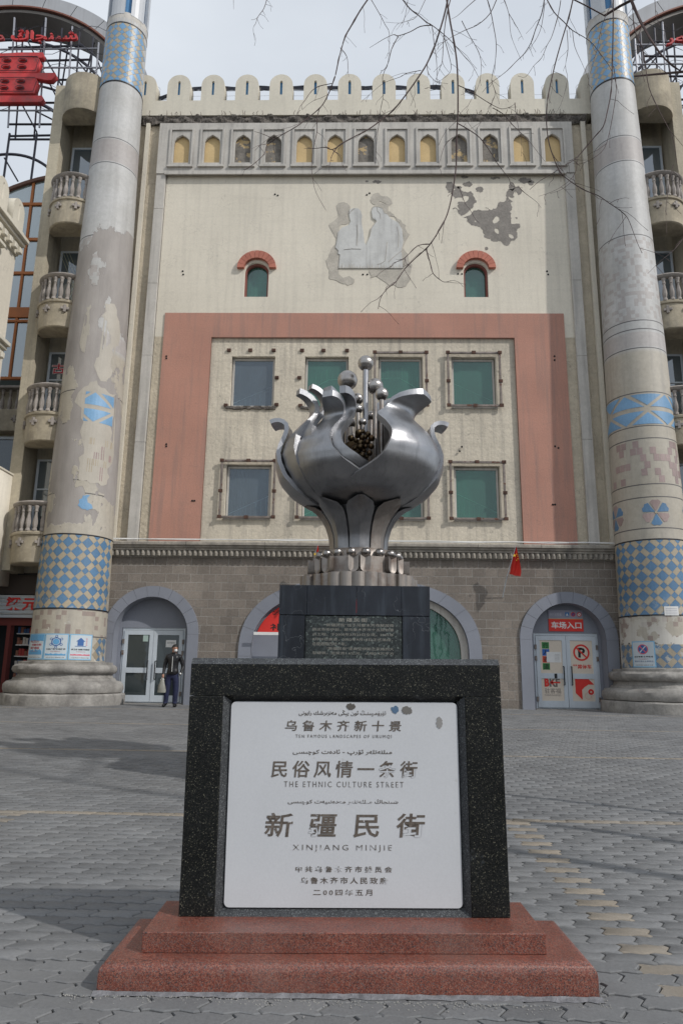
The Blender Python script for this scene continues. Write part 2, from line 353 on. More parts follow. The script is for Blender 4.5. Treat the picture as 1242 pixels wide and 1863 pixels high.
me.materials.append(MT['paver']); me.materials.append(MT['paver_y'])
me.polygons.foreach_set('material_index', np.repeat(np.array([int(q[2]) for q in far]), len(pf)))
me.update(calc_edges=True); me.validate()
tone_attr(me, np.repeat(rng.random(n), len(pf))[:len(me.polygons)])
stuff(link('paving_field', me, ground))
# ============================================================ MAIN FACADE
W = 22.3
fac = thing('facade_building', 'cream and salmon rendered facade with crenellated parapet between the two tiled columns', 'building', (.15, W, .25))
def fp(name, b, m, par=fac, **k): return put(name, b, m, par, **k)
# --- ground storey
GA = [(-6.4, 1.5, 1.16, 3.86, 3.52, 2.36, 2.0), (6.53, 1.5, 1.13, 3.81, 3.46, 2.33, 2.0), (.11, 3.75, 3.36, 4.15, 3.80, 1.72, 2.6)]
holes = [arch(c, hi, .12, zs, 28, ti, ex) for c, ho, hi, to, ti, zs, ex in GA]
lower = fp('lower_wall', slab('lower_wall', rect(-8.3, 8.8, .1, 4.95), holes, W, W+.5, MT['mortar']), MT['mortar'])
bl = []
BW_, BH_ = .395, .2665
def in_arch(x, z, grow=0):
    for c, ho, hi, to, ti, zs, ex in GA:
        a = hi+grow; h = (ti-zs)+grow
        if z <= zs and abs(x-c) < a: return True
        if z > zs and (abs(x-c)/a)**ex+(max(0, z-zs)/h)**ex < 1: return True
    return False
for r in range(17):
    z = .26+r*BH_
    for c in range(-22, 24):
        x = (c+(.5 if r % 2 else 0))*BW_+.08
        if x < -8.2 or x > 8.6: continue
        cs = [(x+sx*BW_/2, z+sz) for sx in (-1, 1) for sz in (0, BH_)]
        if any(in_arch(*q, .03) for q in cs) or in_arch(x, z+BH_/2, .05):
            ok = [x-BW_/2+.01+(BW_-.02)*i/20 for i in range(21)]; ok = [v_ for v_ in ok if not in_arch(v_, z, .06) and not in_arch(v_, z+BH_, .06)]
            if len(ok) > 2: put('stone_block', B().box(min(ok), max(ok), W-.006, W+.02, z+.009, z+BH_-.009, bev=.002), MT['block'], lower)
            continue
        bl.append((x, z))
bv = []
for k in range(5):
    e = [random.uniform(-.002, .002) for _ in range(4)]
    b = B(); b.box(-BW_/2+.006+e[0], BW_/2-.006+e[1], -.006, .02, .006+e[2], BH_-.006+e[3], bev=.002); bv.append(b.mesh('stone_block', MT['block']))
random.shuffle(bl); bl.sort(key=lambda q: abs(q[0]-.1) < 1.35 and q[1] < 3.5)
for x, z in bl[:270]: link('stone_block', random.choice(bv), lower, (x, W+random.uniform(-.002, .002), z))
b = B()
for x, z in bl[270:]:
    d = random.uniform(-.002, .002); b.box(x-BW_/2+.006, x+BW_/2-.006, W-.006+d, W+.02, z+.006, z+BH_-.006, bev=.002)
stuff(fp('stone_blocks', b, MT['block'], lower))
# --- arch surrounds
for ai, (c, ho, hi, to, ti, zs, ex) in enumerate(GA):
    seg = 11 if ai < 2 else 15
    out = arch(c, ho, .15, zs, 44, to, ex); inn = arch(c, hi, .15, zs, 44, ti, ex)
    sur = fp('arch_surround', B(), MT['bluegrey'])
    n = len(out); pcs = []
    i = 1; step = 4
    b = B()
    def piece(pa, pb):
        q = B(); k = len(pa); y0, y1 = W-.07, W+.03
        v = [(x, y0, z) for x, z in pa]+[(x, y0, z) for x, z in pb]+[(x, y1, z) for x, z in pa]+[(x, y1, z) for x, z in pb]; f = []
        for j in range(k-1): f += [(j, k+j, k+j+1, j+1), (2*k+j, j, j+1, 2*k+j+1), (k+j, 3*k+j, 3*k+j+1, k+j+1)]
        f += [(0, 2*k, 3*k, k), (k-1, 2*k-1, 4*k-1, 3*k-1)]
        q.add(v, f); return q
    stt = 1
    while stt < n-2:
        en = min(stt+step, n-2); pa, pb = out[stt:en+1], inn[stt:en+1]
        gp = .004/max(.05, (Vector(pa[0])-Vector(pa[1])).length); lp = lambda a, b_: (a[0]+(b_[0]-a[0])*gp, a[1]+(b_[1]-a[1])*gp)
        pa = list(pa); pb = list(pb); pa[0] = lp(pa[0], pa[1]); pb[0] = lp(pb[0], pb[1]); pa[-1] = lp(pa[-1], pa[-2]); pb[-1] = lp(pb[-1], pb[-2])
        put('voussoir', piece(pa, pb), MT['bluegrey'], sur, fix=True); stt = en
    for sgn in (0, -1):
        pa = [out[sgn], out[1 if sgn == 0 else -2]]; pb = [inn[sgn], inn[1 if sgn == 0 else -2]]
        put('jamb', piece(pa, pb), MT['bluegrey'], sur, fix=True)
    # reveal (soffit) and recessed back wall
    rv = B(); k = len(inn); d = .62 if ai < 2 else .45
    inn2 = [(c+(x-c)*(1-.008/hi), z-.006 if z > .2 else z) for x, z in inn]
    rv.add([(x, W-.05, z) for x, z in inn2]+[(x, W+d, z) for x, z in inn2], [(j, j+1, k+j+1, k+j) for j in range(k-1)])
    put('reveal', rv, MT['bluegrey'], sur, fix=True)
# recessed wall behind left and right arch, with a door opening
DY = W+.42
DOORS = [(-6.42, 1.02, .27, 2.58), (6.56, 1.0, .27, 2.56)]
for (c, ho, hi, to, ti, zs, ex), (dc, dw, dz0, dz1) in zip(GA[:2], DOORS):
    fp('recess_wall', slab('recess_wall', arch(c, hi+.1, .1, zs, 24, ti+.1), [rect(dc-dw, dc+dw, .12, dz1)], DY, DY+.12, MT['bluegrey']), MT['bluegrey'])
    b = B(); b.box(dc-dw-.1, dc+dw+.1, W-.02, DY+.2, .0, .262); fp('threshold', b, MT['stone'])
# centre arch: left banner wall, right glazing
c, ho, hi, to, ti, zs, ex = GA[2]
big = arch(c, hi, .15, zs, 44, ti, ex)
left = [q for q in big if q[0] <= 1.3]; left = [(1.3, .15)]+[(1.3, 3.79)]+left
fp('banner_wall', slab('banner_wall', left, [], W+.2, W+.3, MT['bluegrey']), MT['bluegrey'])
right = [q for q in big if q[0] >= 1.3]+[(1.3, 3.79), (1.3, .15)]
glz = arch(c, hi-.22, .15, zs, 44, ti-.2, ex)
rg = [q for q in glz if q[0] >= 1.32]+[(1.32, 3.59), (1.32, .15)]
fp('glazing_frame', slab('glazing_frame', right, [[(x if x > 1.4 else 1.42, z) for x, z in rg]], W+.12, W+.24, MT['greywhite']), MT['greywhite'])
fp('green_glazing', slab('green_glazing', rg, [], W+.26, W+.27, MT['g_green']), MT['g_green'])
b = B()
for k in range(8): b.tube([(1.4+k*.28, W+.6, 3.3-k*.14), (1.4+k*.28, W+.6, 2.1-k*.14)], .012, 5)
b.tube([(1.3, W+.6, 3.35), (3.5, W+.6, 2.25)], .018, 5); b.tube([(1.3, W+.6, 2.1), (3.5, W+.6, 1.0)], .018, 5)
fp('stair_rail', b, MT['white']); b = B(); b.box(1.35, 3.5, W+.9, W+.95, .1, 3.9); fp('inner_wall', b, flat('dark green backing', S('16322c'), .9))
# --- cornice
def run(prof, x0, x1):
    "profile list of (y, z) swept along X"
    q = B(); n = len(prof); q.add([(x0, y, z) for y, z in prof]+[(x1, y, z) for y, z in prof], [(i, i+1, n+i+1, n+i) for i in range(n-1)]+[tuple(range(n)), tuple(range(2*n-1, n-1, -1))]); return q
CX0, CX1 = -8.05, 8.4
prof = [(W, 4.82), (W-.12, 4.82), (W-.12, 4.98), (W-.20, 5.0), (W-.2, 5.05), (W-.26, 5.08), (W-.26, 5.12), (W-.33, 5.15), (W-.33, 5.22), (W-.30, 5.26), (W, 5.29)]
corn = fp('cornice', B(), MT['cornice'])
x = CX0
while x < CX1-.1:
    e = min(x+random.uniform(1.9, 3.1), CX1); dz_ = random.uniform(-.006, .006)
    put('cornice_length', run([(y, z+dz_) for y, z in prof], x, e-.008), MT['cornice'], corn, fix=True); x = e
dm = B()
sc_ = [(W-.12-.085*cos(t*pi/2/5)**.6*1.0, 4.81+.17*sin(t*pi/2/5)) for t in range(6)]
n = 9
vs = []
for i in range(n):
    u = i/(n-1); bulge = sin(pi*u)
    for y, z in ((W-.12, 4.80), (W-.12-.07*bulge-.015, 4.82), (W-.12-.09*bulge-.02, 4.90), (W-.12-.075*bulge-.02, 4.985)): vs.append((-.075+.15*u, y-W, z))
dm.add(vs, [(i*4+j, i*4+4+j, i*4+5+j, i*4+1+j) for i in range(n-1) for j in range(3)])
dmm = fixn(dm.mesh('scallop', MT['cornice']))
k = 0
while CX0+.1+k*.166 < CX1-.05:
    link('scallop', dmm, corn, (CX0+.1+k*.166, W, random.uniform(-.004, .004))); k += 1
for k in range(3):
    pts = [(CX0+.2+(CX1-CX0-.3)*i/14, W-.28+.05*k, 5.30+.02*k+random.uniform(0, .035)) for i in range(15)]
    fp('pipe', B().tube(pts, .014, 5), MT['white'])
# --- upper walls
WINC = [-3.57, -1.07, 1.42, 3.88]; WINR = [10.02, 6.17]
wh = [rect(cx-.74, cx+.74, z-.08, z+1.74) for cx in WINC for z in WINR]
ah = [arch(cx, .42, 13.96, 14.92, 14, 15.3) for cx in (-3.58, 4.05)]
fp('upper_wall', slab('upper_wall', rect(-7.0, 7.35, 12.45, 18.8), ah, W, W+.4, MT['cream']), MT['cream'])
fp('upper_wall_frieze_back', slab('upper_wall', rect(-7.35, 7.65, 18.75, 21.02), [], W+.02, W+.4, MT['cream']), MT['cream'])
for x0, x1 in ((-7.0, -6.6), (6.9, 7.35)):
    fp('side_strip', slab('side_strip', rect(x0, x1, 5.25, 12.45), [], W+.003, W+.4, MT['cream_rough']), MT['cream_rough'])
fp('window_wall', slab('window_wall', rect(-5.1, 5.35, 5.2, 12.45), wh, W+.06, W+.4, MT['inner']), MT['inner'])
fp('salmon_band', slab('salmon_band', [(-6.68, 5.25), (-5.03, 5.25), (-5.03, 12.42), (5.28, 12.42), (5.28, 5.25), (6.98, 5.25), (6.98, 13.32), (-6.68, 13.32)], [], W-.05, W+.1, MT['salmon']), MT['salmon'])
for x0, x1 in ((-8.4, -7.34), (7.64, 8.7)):
    fp('outer_wall', slab('outer_wall', rect(x0, x1, 5.2, 21.0), [], W+.08, W+.4, MT['cream_rough']), MT['cream_rough'])
b = B().box(8.02, 8.18, W-.06, W+.06, 5.3, 21.0); fp('corner_strip', b, MT['cream'])
b = B().box(-7.9, -7.76, W-.06, W+.06, 5.3, 21.0); fp('corner_strip', b, MT['cream'])
for x0, x1 in ((-7.36, -7.02), (7.32, 7.66)):
    z = 5.28; pil = fp('pilaster', B(), MT['greywhite'])
    while z < 18.9:
        e = min(z+random.uniform(2.6, 3.6), 18.9); put('pilaster_length', B().box(x0, x1, W-.1, W+.1, z, e-.006, bev=.006), MT['greywhite'], pil); z = e
# --- frieze with niches
NX = [-6.51+1.121*i for i in range(13)]
def ogee(cx, hw, z0, z1, zs):
    p = [(cx+hw, z0), (cx+hw, zs)]
    p += [(cx+hw*.93, zs+(z1-zs)*.45), (cx+hw*.62, zs+(z1-zs)*.72), (cx, z1), (cx-hw*.62, zs+(z1-zs)*.72), (cx-hw*.93, zs+(z1-zs)*.45), (cx-hw, zs), (cx-hw, z0)]
    return p
fr = fp('frieze', slab('frieze', rect(-7.36, 7.66, 18.8, 20.92), [ogee(x, .29, 19.24, 20.42, 20.02) for x in NX], W-.14, W-.0, MT['greywhite']), MT['greywhite'])
put('frieze_lip', B().box(-7.05, 7.35, W-.19, W-.13, 18.72, 18.86, bev=.01), MT['greywhite'], fr)
nf = slab('niche_frame', rect(-.44, .44, 19.05, 20.68), [rect(-.37, .37, 19.14, 20.6)], -.05, 0, MT['greywhite'])
nsill = B().box(-.47, .47, -.08, 0, 19.03, 19.10).mesh('niche_sill', MT['greywhite'])
nb1 = B().box(-.33, .33, 0, .02, 19.2, 20.5).mesh('niche_back', MT['niche_y'])
nb2 = B().box(-.33, .33, 0, .02, 19.2, 20.5).mesh('niche_back', MT['niche_d'])
for i, x in enumerate(NX):
    f = link('niche_frame', nf, fac, (x, W-.14, 0)); link('niche_sill', nsill, f, (x, W-.14, 0))
    link('niche_back', nb2 if i in (2, 3, 6, 9, 10) else nb1, f, (x, W+.0-.004, 0))
# --- broken concrete band
b = B(); nx, nz_ = 330, 7
for j in range(nz_):
    for i in range(nx):
        x = -8.05+16.3*i/(nx-1); z = 20.96+.40*j/(nz_-1)
        y = W-.05+.05*random.random()+(0.05*sin(x*7)*sin(x*2.3+j))
        b.v.append((x, y, z+random.uniform(-.012, .012)))
b.f = [(j*nx+i, j*nx+i+1, (j+1)*nx+i+1, (j+1)*nx+i) for j in range(nz_-1) for i in range(nx-1)]; b.mi = [0]*len(b.f)
bb = fp('broken_band', b, MT['broken'], fix=True)
sp = B()
for i in range(60):
    x = random.uniform(-7.9, 8.1); sp.tube([(x, W-.05, 21.34), (x+random.uniform(-.04, .04), W-.10, 21.36), (x+random.uniform(-.06, .06), W-.14, 21.36+random.uniform(.02, .12))], .008, 4)
stuff(fp('rebar_stubs', sp, MT['rust'], bb))
# --- parapet and merlons
MX = [-8.066+1.2764*i for i in range(14)]
par = fp('parapet', B().box(-8.1, 8.45, W-.06, W+.5, 21.33, 21.98), MT['parapet'])
mo = arch(0, .43, 21.979, 22.66, 18, 23.12); mer = slab('merlon', mo, [arch(0, .05, 22.22, 22.78, 8, 22.84)], -.06, .44, MT['parapet'])
slot = B().box(-.07, .07, .03, .05, 22.15, 22.9).mesh('slot_panel', MT['blueslot'])
for i, x in enumerate(MX):
    m = link('merlon', mer, fac, (x, W, 0)); link('slot_panel', slot, m, (x, W, 0))
    if i < 13:
        xm = x+.638
        hb = B()
        for s_ in (-1, 1): hb.tube([(xm+s_*.17+.05*s_*cos(t), W+.3, 22.0+.85*t/1.4) if t < 1.4 else (xm+s_*(.17+.12*(t-1.4)), W+.3, 22.85+.1*(t-1.4)) for t in np.linspace(0, 2.4, 8)], .006, 4)
        hb.tube([(xm-.25, W+.3, 22.5), (xm+.25, W+.3, 22.52+random.uniform(-.03, .03))], .004, 4)
        put('wire_hoop', hb, MT['steel_frame'], par)
cab = B()
for k in range(9):
    zz = 22.88+random.uniform(-.07, .05); pts = []
    for i in range(60):
        x = -7.8+12.3*i/59; z = zz+.05*sin(i*.8+k)*random.random()
        if i < 7: z -= (7-i)*.07
        if i > 55: z -= (i-55)*.09
        pts.append((x, W+.33+.03*cos(k*2.1), z))
    cab.tube(pts, random.uniform(.010, .03), 5)
for k in range(6): cab.tube([(4.4+4*i/20, W+.33+.02*k, 22.5-.35*sin(min(1, i/8)*pi/2)+.03*k+.02*sin(i+k)) for i in range(21)], .010, 4)
fp('cable_bundle', cab, flat('dark cable sheath', S('3a3e4c'), .6))
# --- square windows
def pane_rail(par, cx, z, kind):
    b = B(); y = W+.275
    if kind == 0: seg = [(-.66, .1, .66, .72)]
    elif kind == 1: seg = [(-.66, .55, .1, 1.0), (.1, 1.0, .66, .98)]
    elif kind == 2: seg = [(-.66, 1.02, -.02, 1.05), (-.02, 1.05, .66, .62)]
    else: seg = [(-.66, .86, .66, .22)]
    for (a, za, c_, zc) in seg:
        b.tube([(cx+a, y, z+za), (cx+c_, y, z+zc)], .016, 5); nbar = max(3, int((c_-a)/.16))
        for i in range(nbar):
            u = (i+.5)/nbar; x = cx+a+(c_-a)*u; zt = z+za+(zc-za)*u
            z2 = min(z+1.5, zt+.42) if kind in (1, 2) else max(z+.02, zt-.6)
            b.tube([(x, y, zt), (x, y, z2)], .012, 4)
    put('stair_rail', b, MT['white'], par)
br = B(); br.box(-.065, .065, -.05, .01, -.05, .05); br.box(-.04, .04, -.055, -.045, -.02, .02, bev=0); brm = br.mesh('bracket', MT['rust'])
for ri, z in enumerate(WINR):
    for ci, cx in enumerate(WINC):
        wn = fp('window', slab('window_frame', rect(cx-.72, cx+.72, z-.07, z+1.72), [rect(cx-.655, cx+.655, z-.0, z+1.645)], W+.22, W+.3, MT['greywhite']), MT['greywhite'])
        blue = ci == 0
        put('pane', B().box(cx-.66, cx+.66, W+.25, W+.262, z-.01, z+1.65), MT['g_blue' if blue else 'g_green'], wn)
        pane_rail(wn, cx, z, [0, 1, 2, 3][ci] if ri == 0 else [0, 0, 2, 3][ci])
        if blue:
            cq = B(); xe = -.05 if ri else -.46; cq.add([(cx-.66+(xe+.66)*i/24, W+.45+.025*sin(i*1.7), zz2) for i in range(25) for zz2 in (z-.05, z+1.66)], [(2*i, 2*i+2, 2*i+3, 2*i+1) for i in range(24)]); put('curtain', cq, flat('grey curtain', S('77736c'), .9), wn, smooth=60)
        put('room_backing', B().box(cx-.8, cx+.8, W+.5, W+.52, z-.2, z+1.85), MT['bluewall' if blue else 'greenwall'], wn)
        put('sill', B().box(cx-.76, cx+.76, W+.02, W+.24, z-.13, z-.07, bev=.01), MT['greywhite'], wn)
        if not (ri == 0 and ci < 2):
            x0, x1, z0, z1 = cx-.90, cx+.90, z-.09, z+1.87; t = .07
            for q in (B().box(x0+t, x1-t, W-.08, W-.02, z1-t, z1, bev=.006), B().box(x0+t, x1-t, W-.08, W-.02, z0, z0+t, bev=.006), B().box(x0, x0+t, W-.085, W-.02, z0, z1, bev=.006), B().box(x1-t, x1, W-.085, W-.02, z0, z1, bev=.006)):
                put('channel_bar', q, MT['steel_frame'], wn)
            for bx, bz in ((x0+.03, z1-.03), (cx, z1-.03), (x1-.03, z1-.03), (x0+.03, z0+.9), (x1-.03, z0+.9), (x0+.03, z0+.04), (cx, z0+.03), (x1-.03, z0+.04)):
                link('bracket', brm, wn, (bx, W-.06, bz))
        else:
            for bx, bz in ((cx-.85, z+1.95), (cx-.12, z+1.95), (cx+.68, z+1.95), (cx+.82 if ci == 0 else cx-.92, z+.95), (cx-.86, z-.05), (cx+.84, z-.02)):
                link('bracket', brm, wn, (bx, W+.05, bz))
            q = B()
            for i in range(14):
                x = cx-.8+1.55*i/13; q.box(x-.06, x+.06, W+.0, W+.07, z-.16+random.uniform(-.05, .0), z-.09+random.uniform(-.02, .02))
            put('broken_edge', q, MT['broken'], wn)
# --- arched windows
for cx in (-3.58, 4.05):
    aw = fp('arched_window', slab('arched_window', arch(cx, .43, 13.94, 14.9, 16, 15.33), [arch(cx, .36, 13.98, 14.9, 16, 15.24)], W+.1, W+.3, flat('dark red reveal', S('7c4a42'), .8)), MT['hood'])
    put('pane', slab('pane', arch(cx, .38, 13.97, 14.9, 16, 15.26), [], W+.24, W+.25, MT['g_green']), MT['g_green'], aw)
    put('room_backing', B().box(cx-.5, cx+.5, W+.5, W+.52, 13.8, 15.5), MT['greenwall'], aw)
    q = B()
    for i in range(4): q.tube([(cx-.2+i*.14, W+.34, 13.95), (cx-.2+i*.14, W+.34, 14.75)], .006, 4)
    q.tube([(cx-.38, W+.34, 14.75), (cx+.38, W+.34, 14.72)], .008, 4); put('stair_rail', q, MT['white'], aw)
    for i in range(11):
        a0, a1 = pi*i/11+.008, pi*(i+1)/11-.008; q = B(); ri_, ro = .44, .68
        pts = [(cx+ri_*cos(a0), 15.02+ri_*.86*sin(a0)), (cx+ro*cos(a0), 15.02+ro*.97*sin(a0)), (cx+ro*cos((a0+a1)/2), 15.02+ro*.97*sin((a0+a1)/2)), (cx+ro*cos(a1), 15.02+ro*.97*sin(a1)), (cx+ri_*cos(a1), 15.02+ri_*.86*sin(a1)), (cx+ri_*cos((a0+a1)/2), 15.02+ri_*.86*sin((a0+a1)/2))]
        q.prism(pts, W-.14, W+.05); put('voussoir', q, MT['hood'], aw, fix=True)
# --- plaster figures and repaired patch
relief = thing('wall_relief', 'white silhouettes of two standing figures on the wall above the windows', 'mural', (.3, W, 15.1))
def Z(pts, x0, y0, k, Y=W): return [XZ(x0+x/k, y0+y/k, Y) for x, y in pts]
K4 = 1242/260
m1 = Z([(75, 998), (88, 880), (70, 870), (75, 845), (48, 815), (60, 770), (70, 685), (105, 645), (165, 622), (180, 590), (165, 530), (172, 490), (200, 476), (245, 478), (268, 500), (280, 545), (275, 575), (278, 620), (290, 680), (300, 775), (318, 800), (315, 998)], 600, 280, K4)
m2 = Z([(317, 998), (320, 780), (345, 725), (365, 640), (405, 590), (370, 560), (362, 500), (380, 455), (420, 432), (470, 438), (500, 470), (498, 535), (530, 570), (590, 600), (625, 660), (636, 760), (620, 850), (632, 998)], 600, 280, K4)
MT['whitewash'] = mat('whitewashed plaster', S('c3c3c0'), .9, var=.06, vs=2.5, fine=.06, fs=20, streak=.35, grime=.15, bump=(20, .2, .01))
MT['patch'] = mat('grey cement patch', S('b3ada2'), .92, var=.10, vs=3, fine=.15, fs=18, streak=.1, bump=(18, .4, .02))
put('figure', slab('figure', m1, [], W-.035, W+.01, MT['whitewash']), MT['whitewash'], relief)
put('figure', slab('figure', m2, [], W-.04, W+.01, MT['whitewash']), MT['whitewash'], relief)
hair = Z([(372, 470), (380, 455), (420, 432), (470, 438), (500, 470), (498, 530), (470, 520), (455, 480), (410, 465)], 600, 280, K4)
put('figure_hair', slab('figure_hair', hair, [], W-.046, W-.03, MT['patch']), MT['patch'], relief)
for ln in ([(120, 838), (190, 830), (268, 833)], [(168, 528), (185, 500), (215, 478)], [(410, 965), (440, 960), (478, 935)], [(505, 945), (560, 895), (618, 850)], [(385, 560), (405, 590), (360, 650), (345, 725)], [(495, 772), (488, 850), (478, 930)], [(585, 640), (598, 720), (590, 820)], [(410, 465), (412, 500), (435, 530), (440, 570)], [(235, 620), (240, 700), (232, 800)]):
    put('drawn_line', B().tube([(x, W-.042, z) for x, z in Z(ln, 600, 280, K4)], .009, 4), MT['patch'], relief)
for x0_ in list(range(80, 310, 14))+list(range(325, 630, 13)):
    put('drip_stain', B().tube([(x, W-.037, z) for x, z in Z([(x0_, 997), (x0_+2, 997-random.uniform(10, 45))], 600, 280, K4)], [.016, .004], 4), MT['patch'], relief)
pa = Z([(-5, 1010), (-15, 900), (-10, 620), (50, 570), (55, 450), (100, 420), (150, 430), (175, 470), (165, 600), (80, 660), (70, 830), (75, 1000), (210, 1090), (200, 1130), (110, 1130), (0, 1090)], 600, 280, K4)
pb_ = Z([(380, 440), (350, 400), (370, 355), (430, 345), (495, 370), (505, 500), (560, 540), (660, 620), (695, 700), (690, 940), (690, 1060), (660, 1150), (520, 1150), (350, 1080), (345, 1005), (640, 1000), (640, 720), (600, 600), (500, 540), (490, 440)], 600, 280, K4)
for q in (blob(pa, 2), blob(pb_, 2)): put('cement_patch', slab('cement_patch', q, [], W-.012, W+.0, MT['patch']), MT['patch'], relief)
# flaked render on the right (an area where the finish has come off)
MT['scar'] = mat('exposed grey cement', S('85807a'), .95, var=.12, vs=3, fine=.2, fs=14, bump=(14, .5, .03))
scar = [(815, 332), (840, 345), (862, 352), (866, 372), (893, 385), (905, 372), (925, 345), (940, 332), (946, 345), (930, 365), (925, 385), (938, 400), (946, 412), (943, 432), (920, 447), (895, 442), (877, 430), (868, 410), (850, 400), (830, 395), (820, 380), (826, 360)]
from mathutils import noise as mnoise
spx = [XZ(x, y, W) for x, y in scar]
def sdist(x, z, P):
    "signed distance to an outline, positive inside"
    d = 1e9; ins_ = False
    for i in range(len(P)):
        (x0, z0), (x1, z1) = P[i], P[(i+1) % len(P)]; ex_, ez = x1-x0, z1-z0; t = max(0, min(1, ((x-x0)*ex_+(z-z0)*ez)/(ex_*ex_+ez*ez)))
        d = min(d, math.hypot(x-x0-ex_*t, z-z0-ez*t))
        if (z0 > z) != (z1 > z) and x < (x1-x0)*(z-z0)/(z1-z0)+x0: ins_ = not ins_
    return d if ins_ else -d
def flaked(P, x0, x1, z0, z1, c, fn):
    q = B(); nx_, nz3 = int((x1-x0)/c), int((z1-z0)/c)
    for j in range(nz3):
        run_ = None
        for i in range(nx_+1):
            x, z = x0+(i+.5)*c, z0+(j+.5)*c; on = i < nx_ and fn(x, z)
            if on and run_ is None: run_ = x0+i*c
            if not on and run_ is not None: q.add([(run_, W-.004, z0+j*c), (x0+i*c, W-.004, z0+j*c), (x0+i*c, W-.004, z0+j*c+c), (run_, W-.004, z0+j*c+c)], [(0, 1, 2, 3)]); run_ = None
    return q
def scar_fn(x, z):
    d = sdist(x, z, spx); n1 = mnoise.fractal(Vector((x*1.6, z*1.6, 3.3)), .9, 2.1, 4); n2 = mnoise.noise(Vector((x*3.4, z*3.4, 9)))
    solid = d+.22*n1 > .03 and not (n2 > .34)
    top = z > 17.35 and abs(mnoise.noise(Vector((x*2.6, z*2.6, 5)))) > .20+.25*max(0, -d)
    return (solid and not (z > 17.3 and top and n2 > -.1)) if d > -.3 else False
fp('flaked_patch', flaked(spx, 2.9, 6.2, 15.5, 18.7, .017, scar_fn), MT['scar'])
for (cx_, cy_, rx, ry) in ((685, 331, 9, 3), (884, 452, 3, 4), (850, 335, 10, 5), (872, 345, 8, 6), (835, 341, 5, 3), (955, 328, 14, 6), (965, 333, 6, 5), (900, 324, 10, 3), (845, 322, 8, 3), (667, 330, 3, 2), (930, 340, 5, 9)):
    cc = XZ(cx_, cy_, W); fp('flaked_spot', slab('flaked_spot', blob([(cc[0]+rx*.019*cos(a), cc[1]+ry*.019*sin(a)) for a in np.linspace(0, 2*pi, 9)[:-1]], 3), [], W-.004, W+.0, MT['scar']), MT['scar'])
hl = B()
for (x, y) in ((500, 352), (505, 354), (667, 353), (672, 350), (660, 498), (668, 498), (995, 492), (997, 498), (833, 497), (840, 497), (1008, 648), (1008, 655), (1015, 815), (1009, 812), (303, 648), (303, 652), (303, 808), (303, 812), (1005, 918), (1009, 918), (350, 911), (354, 911), (840, 812), (836, 820), (333, 498), (332, 492)):
    X_, Z_ = XZ(x, y, W-.05); hl.sphere((X_, W-.05 if 5.2 < Z_ < 13.3 and not -5 < X_ < 5.2 else W, Z_), .035, 6)
stuff(fp('drill_holes', hl, MT['dark']))
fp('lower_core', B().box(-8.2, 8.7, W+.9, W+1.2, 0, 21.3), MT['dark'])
# ============================================================ DOORS
def glass_door(c, dz0, dz1, label, posters):
    dw = 1.0; Yd = DY+.03
    d = thing('double_door', label, 'door', (c, Yd, dz0))
    put('door_frame', slab('door_frame', rect(c-dw, c+dw, dz0, dz1), [rect(c-dw+.06, c+dw-.06, dz0+.02, dz1-.07)], Yd, Yd+.07, MT['white_alu']), MT['white_alu'], d)
    for s_ in (-1, 1):
        x0, x1 = (c-dw+.065, c-.006) if s_ < 0 else (c+.006, c+dw-.065)
        z0, z1 = dz0+.03, dz1-.08; zm = z0+(z1-z0)*.44
        lf = put('door_leaf', slab('door_leaf', rect(x0, x1, z0, z1), [rect(x0+.12, x1-.12, z0+.2, zm-.09), rect(x0+.12, x1-.12, zm+.07, z1-.14)], Yd-.03, Yd+.02, MT['white_alu']), MT['white_alu'], d)
        for a, b_ in ((z0+.18, zm-.08), (zm+.06, z1-.12)):
            put('pane', B().box(x0+.10, x1-.10, Yd, Yd+.008, a, b_), MT['g_dark' if not posters else 'white'], lf)
        hx = c+s_*.12; q = B(); q.tube([(hx, Yd-.02, zm-.28), (hx, Yd-.10, zm-.28), (hx, Yd-.10, zm+.28), (hx, Yd-.02, zm+.28)], .018, 6); put('handle', q, MT['ironblack'], lf)
        for hz in (z0+.25, z1-.35, z1-.7): put('hinge', B().box(c+s_*(dw-.05)-.03, c+s_*(dw-.05)+.03, Yd-.06, Yd-.02, hz-.07, hz+.07), MT['steel_frame'], lf)
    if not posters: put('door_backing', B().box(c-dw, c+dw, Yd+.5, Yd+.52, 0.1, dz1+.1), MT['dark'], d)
    return d
dL = glass_door(-6.42, .27, 2.58, 'white framed double glass door under the left arch behind the standing man', False)
dR = glass_door(6.56, .27, 2.56, 'white double door covered with parking posters under the right arch', True)
Yd = DY+.03
pn = put('paper_notice', B().box(-6.02, -5.70, Yd-.012, Yd-.004, 1.98, 2.2), MT['white'], dL)
letters('暂停使用', -5.86, Yd-.013, 2.12, .24, .07, flat('grey ink', S('6a6a6a')), dL, 'lettering', t=.001)
put('paper_notice', B().box(-6.76, -6.6, Yd-.012, Yd-.004, 2.15, 2.42), flat('pale green paper', S('9fb3ab')), dL)
MT['poster'] = mat('cream poster paper', S('cfc3b3'), .6, var=.05, fine=.05)
x0a, x1a, x0b, x1b = 5.56+.065+.12, 6.554-.12, 6.566+.12, 7.56-.065-.12
def post(name, x0, x1, z0, z1, y=Yd-.006): return put(name, B().box(x0, x1, y, y+.005, z0, z1), MT['poster'], dR)
zl, zh = .27+.03, 2.48; zm = zl+(zh-zl)*.44
post('poster', x0a, x1a, zm+.07, zh-.14); post('poster', x0b, x1b, zm+.07, zh-.14); post('poster', x0a, x1a, zl+.2, zm-.09); post('poster', x0b, x1b, zl+.2, zm-.09)
yp = Yd-.008
